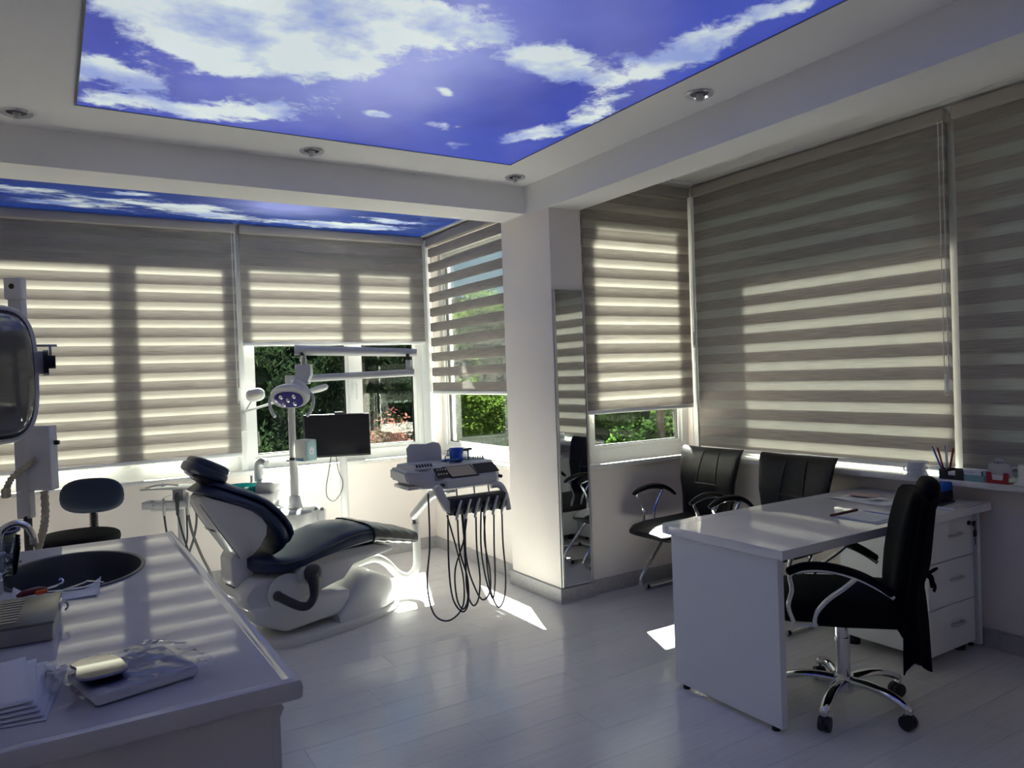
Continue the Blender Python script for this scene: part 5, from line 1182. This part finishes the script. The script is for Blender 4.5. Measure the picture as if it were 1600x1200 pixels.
for (z_, xb, w_, th) in ((.46, -.235, .19, .09), (.54, -.25, .215, .12), (.64, -.262, .225, .125), (.72, -.27, .225, .115), (.80, -.28, .222, .10), (.87, -.292, .213, .085), (.92, -.302, .19, .07), (.942, -.308, .15, .05), (.95, -.31, .10, .02)):
    r_ = []
    for k in range(28):
        a = 2*PI*k/28; c, s = math.cos(a), math.sin(a); y_ = math.copysign(abs(s)**.55, s)*w_
        r_.append((xb+math.copysign(abs(c)**.65, c)*th/2+.03*(y_/w_)**2, y_, z_))
    rings.append(r_)
b = B(); loft(b, rings); bk = obj('backrest', b, M_BLKO, oc)
b = B(); pillow(b, .04, .12, .07, .7, .7, 26, 12, T(-.345, -.02, .925) @ RY(-12)); obj('headrest', b, M_BLKO, bk)
for sy in (-1, 1):
    y_ = sy*.285
    b = B(); pts = cat([(.215, y_, .640), (.15, y_, .668), (.06, y_, .672), (-.04, y_, .650), (-.12, y_, .612), (-.175, y_, .575)], 6)
    tube(b, pts, [.012]+[.022]*(len(pts)-2)+[.012], 10, flat=.75); ar = obj('arm_pad', b, M_BLKO, oc)
    b = B(); tube(b, cat([(.19, y_*.88, .425), (.21, y_*.96, .50), (.195, y_, .57), (.20, y_, .632), (.15, y_, .652), (.06, y_, .656), (-.04, y_, .634), (-.12, y_, .597), (-.175, y_*.97, .560)], 6), .0105, 10)
    tube(b, cat([(-.045, y_, .632), (.0, y_, .59), (.06, y_, .54), (.105, y_*.97, .48), (.115, y_*.90, .425)], 6), .0105, 10); tube(b, [(.195, y_*.9, .425), (.11, y_*.9, .425), (.11, y_*.3, .405)], .010, 8); obj('arm_tube', b, M_CHROME, ar)
# apron draped over the back of the office chair
rnd = random.Random(6); rings = []; nz = 16
for j in range(nz+1):
    f_ = j/nz; z_ = .93-.66*f_; rr_ = []
    for k in range(33):
        a = -PI*.62+PI*1.24*k/32
        c, s = math.cos(a), math.sin(a)
        xb = -.30+.07*min(1, f_*1.6); w_ = .235+.02*math.sin(f_*2.4)-.03*max(0, f_-.6)
        fold = .010*math.sin(k*1.15+f_*3)*(.3+f_)
        hem = .05*math.sin(k*.5+1.0)*max(0, f_-.75)*4
        waist = -.020*math.exp(-((f_-.52)/.07)**2)
        rr_.append((xb-(.07+.03*f_+fold+waist)*max(c, -.2)-.0, s*w_, z_+hem*.6-(.03*(1-abs(s)) if j == nz else 0)))
    rings.append(rr_)
b = B(); loft(b, rings, False, False, False)
o = obj('draped_apron', b, M_BLKC, None, ang=80); o.location = oc.location; o.rotation_euler = oc.rotation_euler
md = o.modifiers.new('s', 'SOLIDIFY'); md.thickness = .006; tag(o, 'black cloth apron draped over the back of the office chair', 'apron')
b = B(); tube(b, cat([(-.318, .05, .60), (-.35, .07, .63), (-.357, .04, .62), (-.33, .03, .595), (-.347, .0, .58), (-.351, .02, .54)], 5), .010, 8, flat=.5); tube(b, cat([(-.325, .045, .595), (-.351, .06, .565), (-.345, .075, .54)], 5), .009, 8, flat=.5); obj('tie_bow', b, M_BLKC, o)

# ================================================================== things on the desk
DZ = .75
sheet('document', 'white document sheet lying in the folder on the desk middle', 3.25, 2.115, .20, .20, 2, DZ+.004, .002, seed=31, cat_='document')
t = thing('clear_folder', 'pale folder with dark red spine on the desk middle', 'folder', (3.25, 2.115, DZ), 2)
b = B(); rbox(b, (0, 0, .002), (.225, .235, .003), .001, 1); obj('sheet', b, pm('pale_blue_folder', (.45, .50, .62), .4), t, smooth=False)
b = B(); tube(b, [(-.112, .116, .008), (.10, .116, .008)], .007, 10); obj('spine', b, M_DRED, t)
b = B(); rbox(b, (.112, -.01, .005), (.006, .20, .004), .001, 1); obj('blue_edge', b, M_BLUE, t, smooth=False)
sheet('open_magazine', 'pale open magazine on the desk near the visitor chair', 3.66, 2.37, .22, .34, -3, DZ+.002, .006, seed=33, cat_='magazine')
sheet('leaflet', 'pink printed leaflet lying on the magazine', 3.72, 2.44, .10, .16, 12, DZ+.012, .004, m=pm('pink_leaflet', (.50, .36, .36), .7), seed=34, cat_='leaflet')
sheet('business_card', 'small white card lying on the magazine edge', 3.66, 2.33, .09, .055, -25, DZ+.013, .002, seed=35, cat_='card')
t = thing('notebook', 'white notebook with grey cover lying at the desk end', 'notebook', (3.80, 2.03, DZ), 3)
b = B(); rbox(b, (0, 0, .007), (.26, .17, .012), .002, 1); obj('pages', b, M_PAPER, t, smooth=False)
b = B(); rbox(b, (0, 0, .0145), (.265, .175, .003), .001, 1); obj('cover', b, pm('grey_cover', (.42, .42, .43), .5), t, smooth=False)
t = thing('smartphone', 'dark smartphone lying on the notebook', 'phone', (3.74, 2.045, DZ+.0165), 5)
b = B(); rbox(b, (0, 0, .005), (.16, .08, .010), .004, 2); obj('case', b, M_BLACK, t)
b = B(); box(b, -.074, .074, -.036, .036, .0098, .0106); obj('screen', b, M_SCREEN, t, smooth=False)
t = thing('desk_box', 'blue and black desk box against the window wall', 'box', (3.86, 2.13, DZ), 0)
b = B(); rbox(b, (0, 0, .032), (.09, .13, .062), .005); obj('black_base', b, M_BLACK, t)
b = B(); rbox(b, (0, 0, .084), (.092, .132, .046), .008); obj('blue_lid', b, M_BLUE, t)

# ================================================================== things on the sill
SZ = .8665
t = thing('bandage_roll_stack', 'white coiled roll with cord loop on the sill', 'roll', (3.925, 2.26, SZ))
b = B()
for k in range(7): lathe(b, [(0, .011*k), (.05-.003*(k % 2), .011*k+.001), (.053-.004*(k % 3), .011*k+.006), (.05-.003*(k % 2), .011*k+.0105), (0, .011*k+.011)], 26, T(.002*(k % 2), .003*(k % 3), 0))
obj('coil', b, M_PAPER, t)
b = B(); tube(b, [(.0+.0*math.cos(a), .062+.014*math.cos(a), .035+.016*math.sin(a)) for a in [2*PI*k/14 for k in range(14)]], .004, 6, closed=True); obj('loop', b, M_PAPER, t)
t = thing('pen_holder', 'black desk organiser with pens on the sill', 'pen holder', (3.935, 2.07, SZ), 0)
b = B()
box(b, -.04, .04, -.06, .06, 0, .004); box(b, -.04, -.036, -.06, -.022, .004, .05); box(b, -.04, -.036, .022, .06, .004, .05); box(b, -.04, -.036, -.022, .022, .004, .022); box(b, .036, .04, -.06, .06, .004, .05); box(b, -.036, .036, -.06, -.056, .004, .05); box(b, -.036, .036, .056, .06, .004, .05); box(b, -.036, .036, .026, .029, .004, .05)
obj('tray', b, M_BLACK, t, smooth=False)
b = B(); rbox(b, (0, -.015, .022), (.066, .066, .034), .001, 1); obj('note_block', b, M_PAPER, t, smooth=False)
for k, (m_, dy, dz, lab, nm) in enumerate(((M_BLUE, .062, .155, 'blue pen leaning left in the organiser', 'pen'), (M_RED, .040, .150, 'red pen behind the white pen in the organiser', 'pen'), (M_PAPER, -.004, .175, 'white pen standing upright in the organiser', 'pen'), (M_BLACK, .006, .165, 'black pen beside the white pen in the organiser', 'pen'), (M_RED, -.03, .15, 'red marker leaning right in the organiser', 'pen'))):
    b = B(); p0_ = Vector((3.935+.008*(k-2), 2.112, SZ+.006)); p1_ = p0_+Vector((.0, dy, dz)); tube(b, [p0_, p0_+(p1_-p0_)*.1, p0_+(p1_-p0_)*.93, p1_], [.002, .0048, .0048, .003], 10)
    o = obj('pen', b, m_); tag(o, lab, 'pen', 'pens in the sill organiser')
t = thing('card_box', 'small pale teal and white carton on the sill', 'carton', (3.93, 1.965, SZ), 2)
b = B(); rbox(b, (0, 0, .016), (.055, .10, .032), .001, 1); obj('teal_half', b, M_TEAL, t, smooth=False)
b = B(); rbox(b, (0, 0, .045), (.055, .10, .026), .001, 1); obj('white_half', b, M_PAPER, t, smooth=False)
b = B(); rbox(b, (-.0285, -.042, .042), (.001, .010, .024), .0004, 1); obj('green_mark', b, pm('green_print', (.02, .22, .14), .5), t, smooth=False)
b = B(); rbox(b, (-.0283, .015, .045), (.001, .04, .006), .0004, 1); obj('grey_line', b, M_GPLAS, t, smooth=False)
t = thing('card_holder', 'red card holder with white backing card on the sill', 'card holder', (3.925, 1.855, SZ), 0)
b = B(); prism(b, [(-.05, 0), (.05, 0), (.05, .055), (.028, .055), (.024, .018), (-.024, .018), (-.028, .055), (-.05, .055)], -.022, -.016, 'x', .001, 1); box(b, -.016, .03, -.05, .05, 0, .005); obj('holder', b, M_RED, t, smooth=False)
pts = [(-.05, .03), (.05, .03), (.05, .092)]+[(.026*math.cos(rad(a)), .10+.026*math.sin(rad(a))) for a in range(0, 181, 20)]+[(-.05, .092)]
b = B(); prism(b, pts, .0, .004, 'x', 0); cd = obj('backing_card', b, pm('grey_card', (.50, .50, .50), .6), t, smooth=False)
b = B(); rbox(b, (-.008, 0, .022), (.012, .085, .034), .001, 1); obj('cards', b, M_PAPER, t, smooth=False)
text('lettering', 'Lapro', .019, M_BLACK, cd, T(-.0008, .0, .097) @ RZ(-90) @ RX(90))
t = thing('mug', 'white mug on the sill at the right edge', 'mug', (3.93, 1.735, SZ))
b = B(); lathe(b, [(0, 0), (.052, 0), (.056, .004), (.044, .02), (.037, .04), (.036, .10), (.034, .10), (.033, .03), (0, .025)], 28); obj('body', b, M_WPLAS, t)
b = B(); tube(b, cat([(0, .036, .08), (0, .062, .078), (0, .068, .055), (0, .058, .035), (0, .038, .032)], 5), .005, 8); obj('handle', b, M_WPLAS, t)
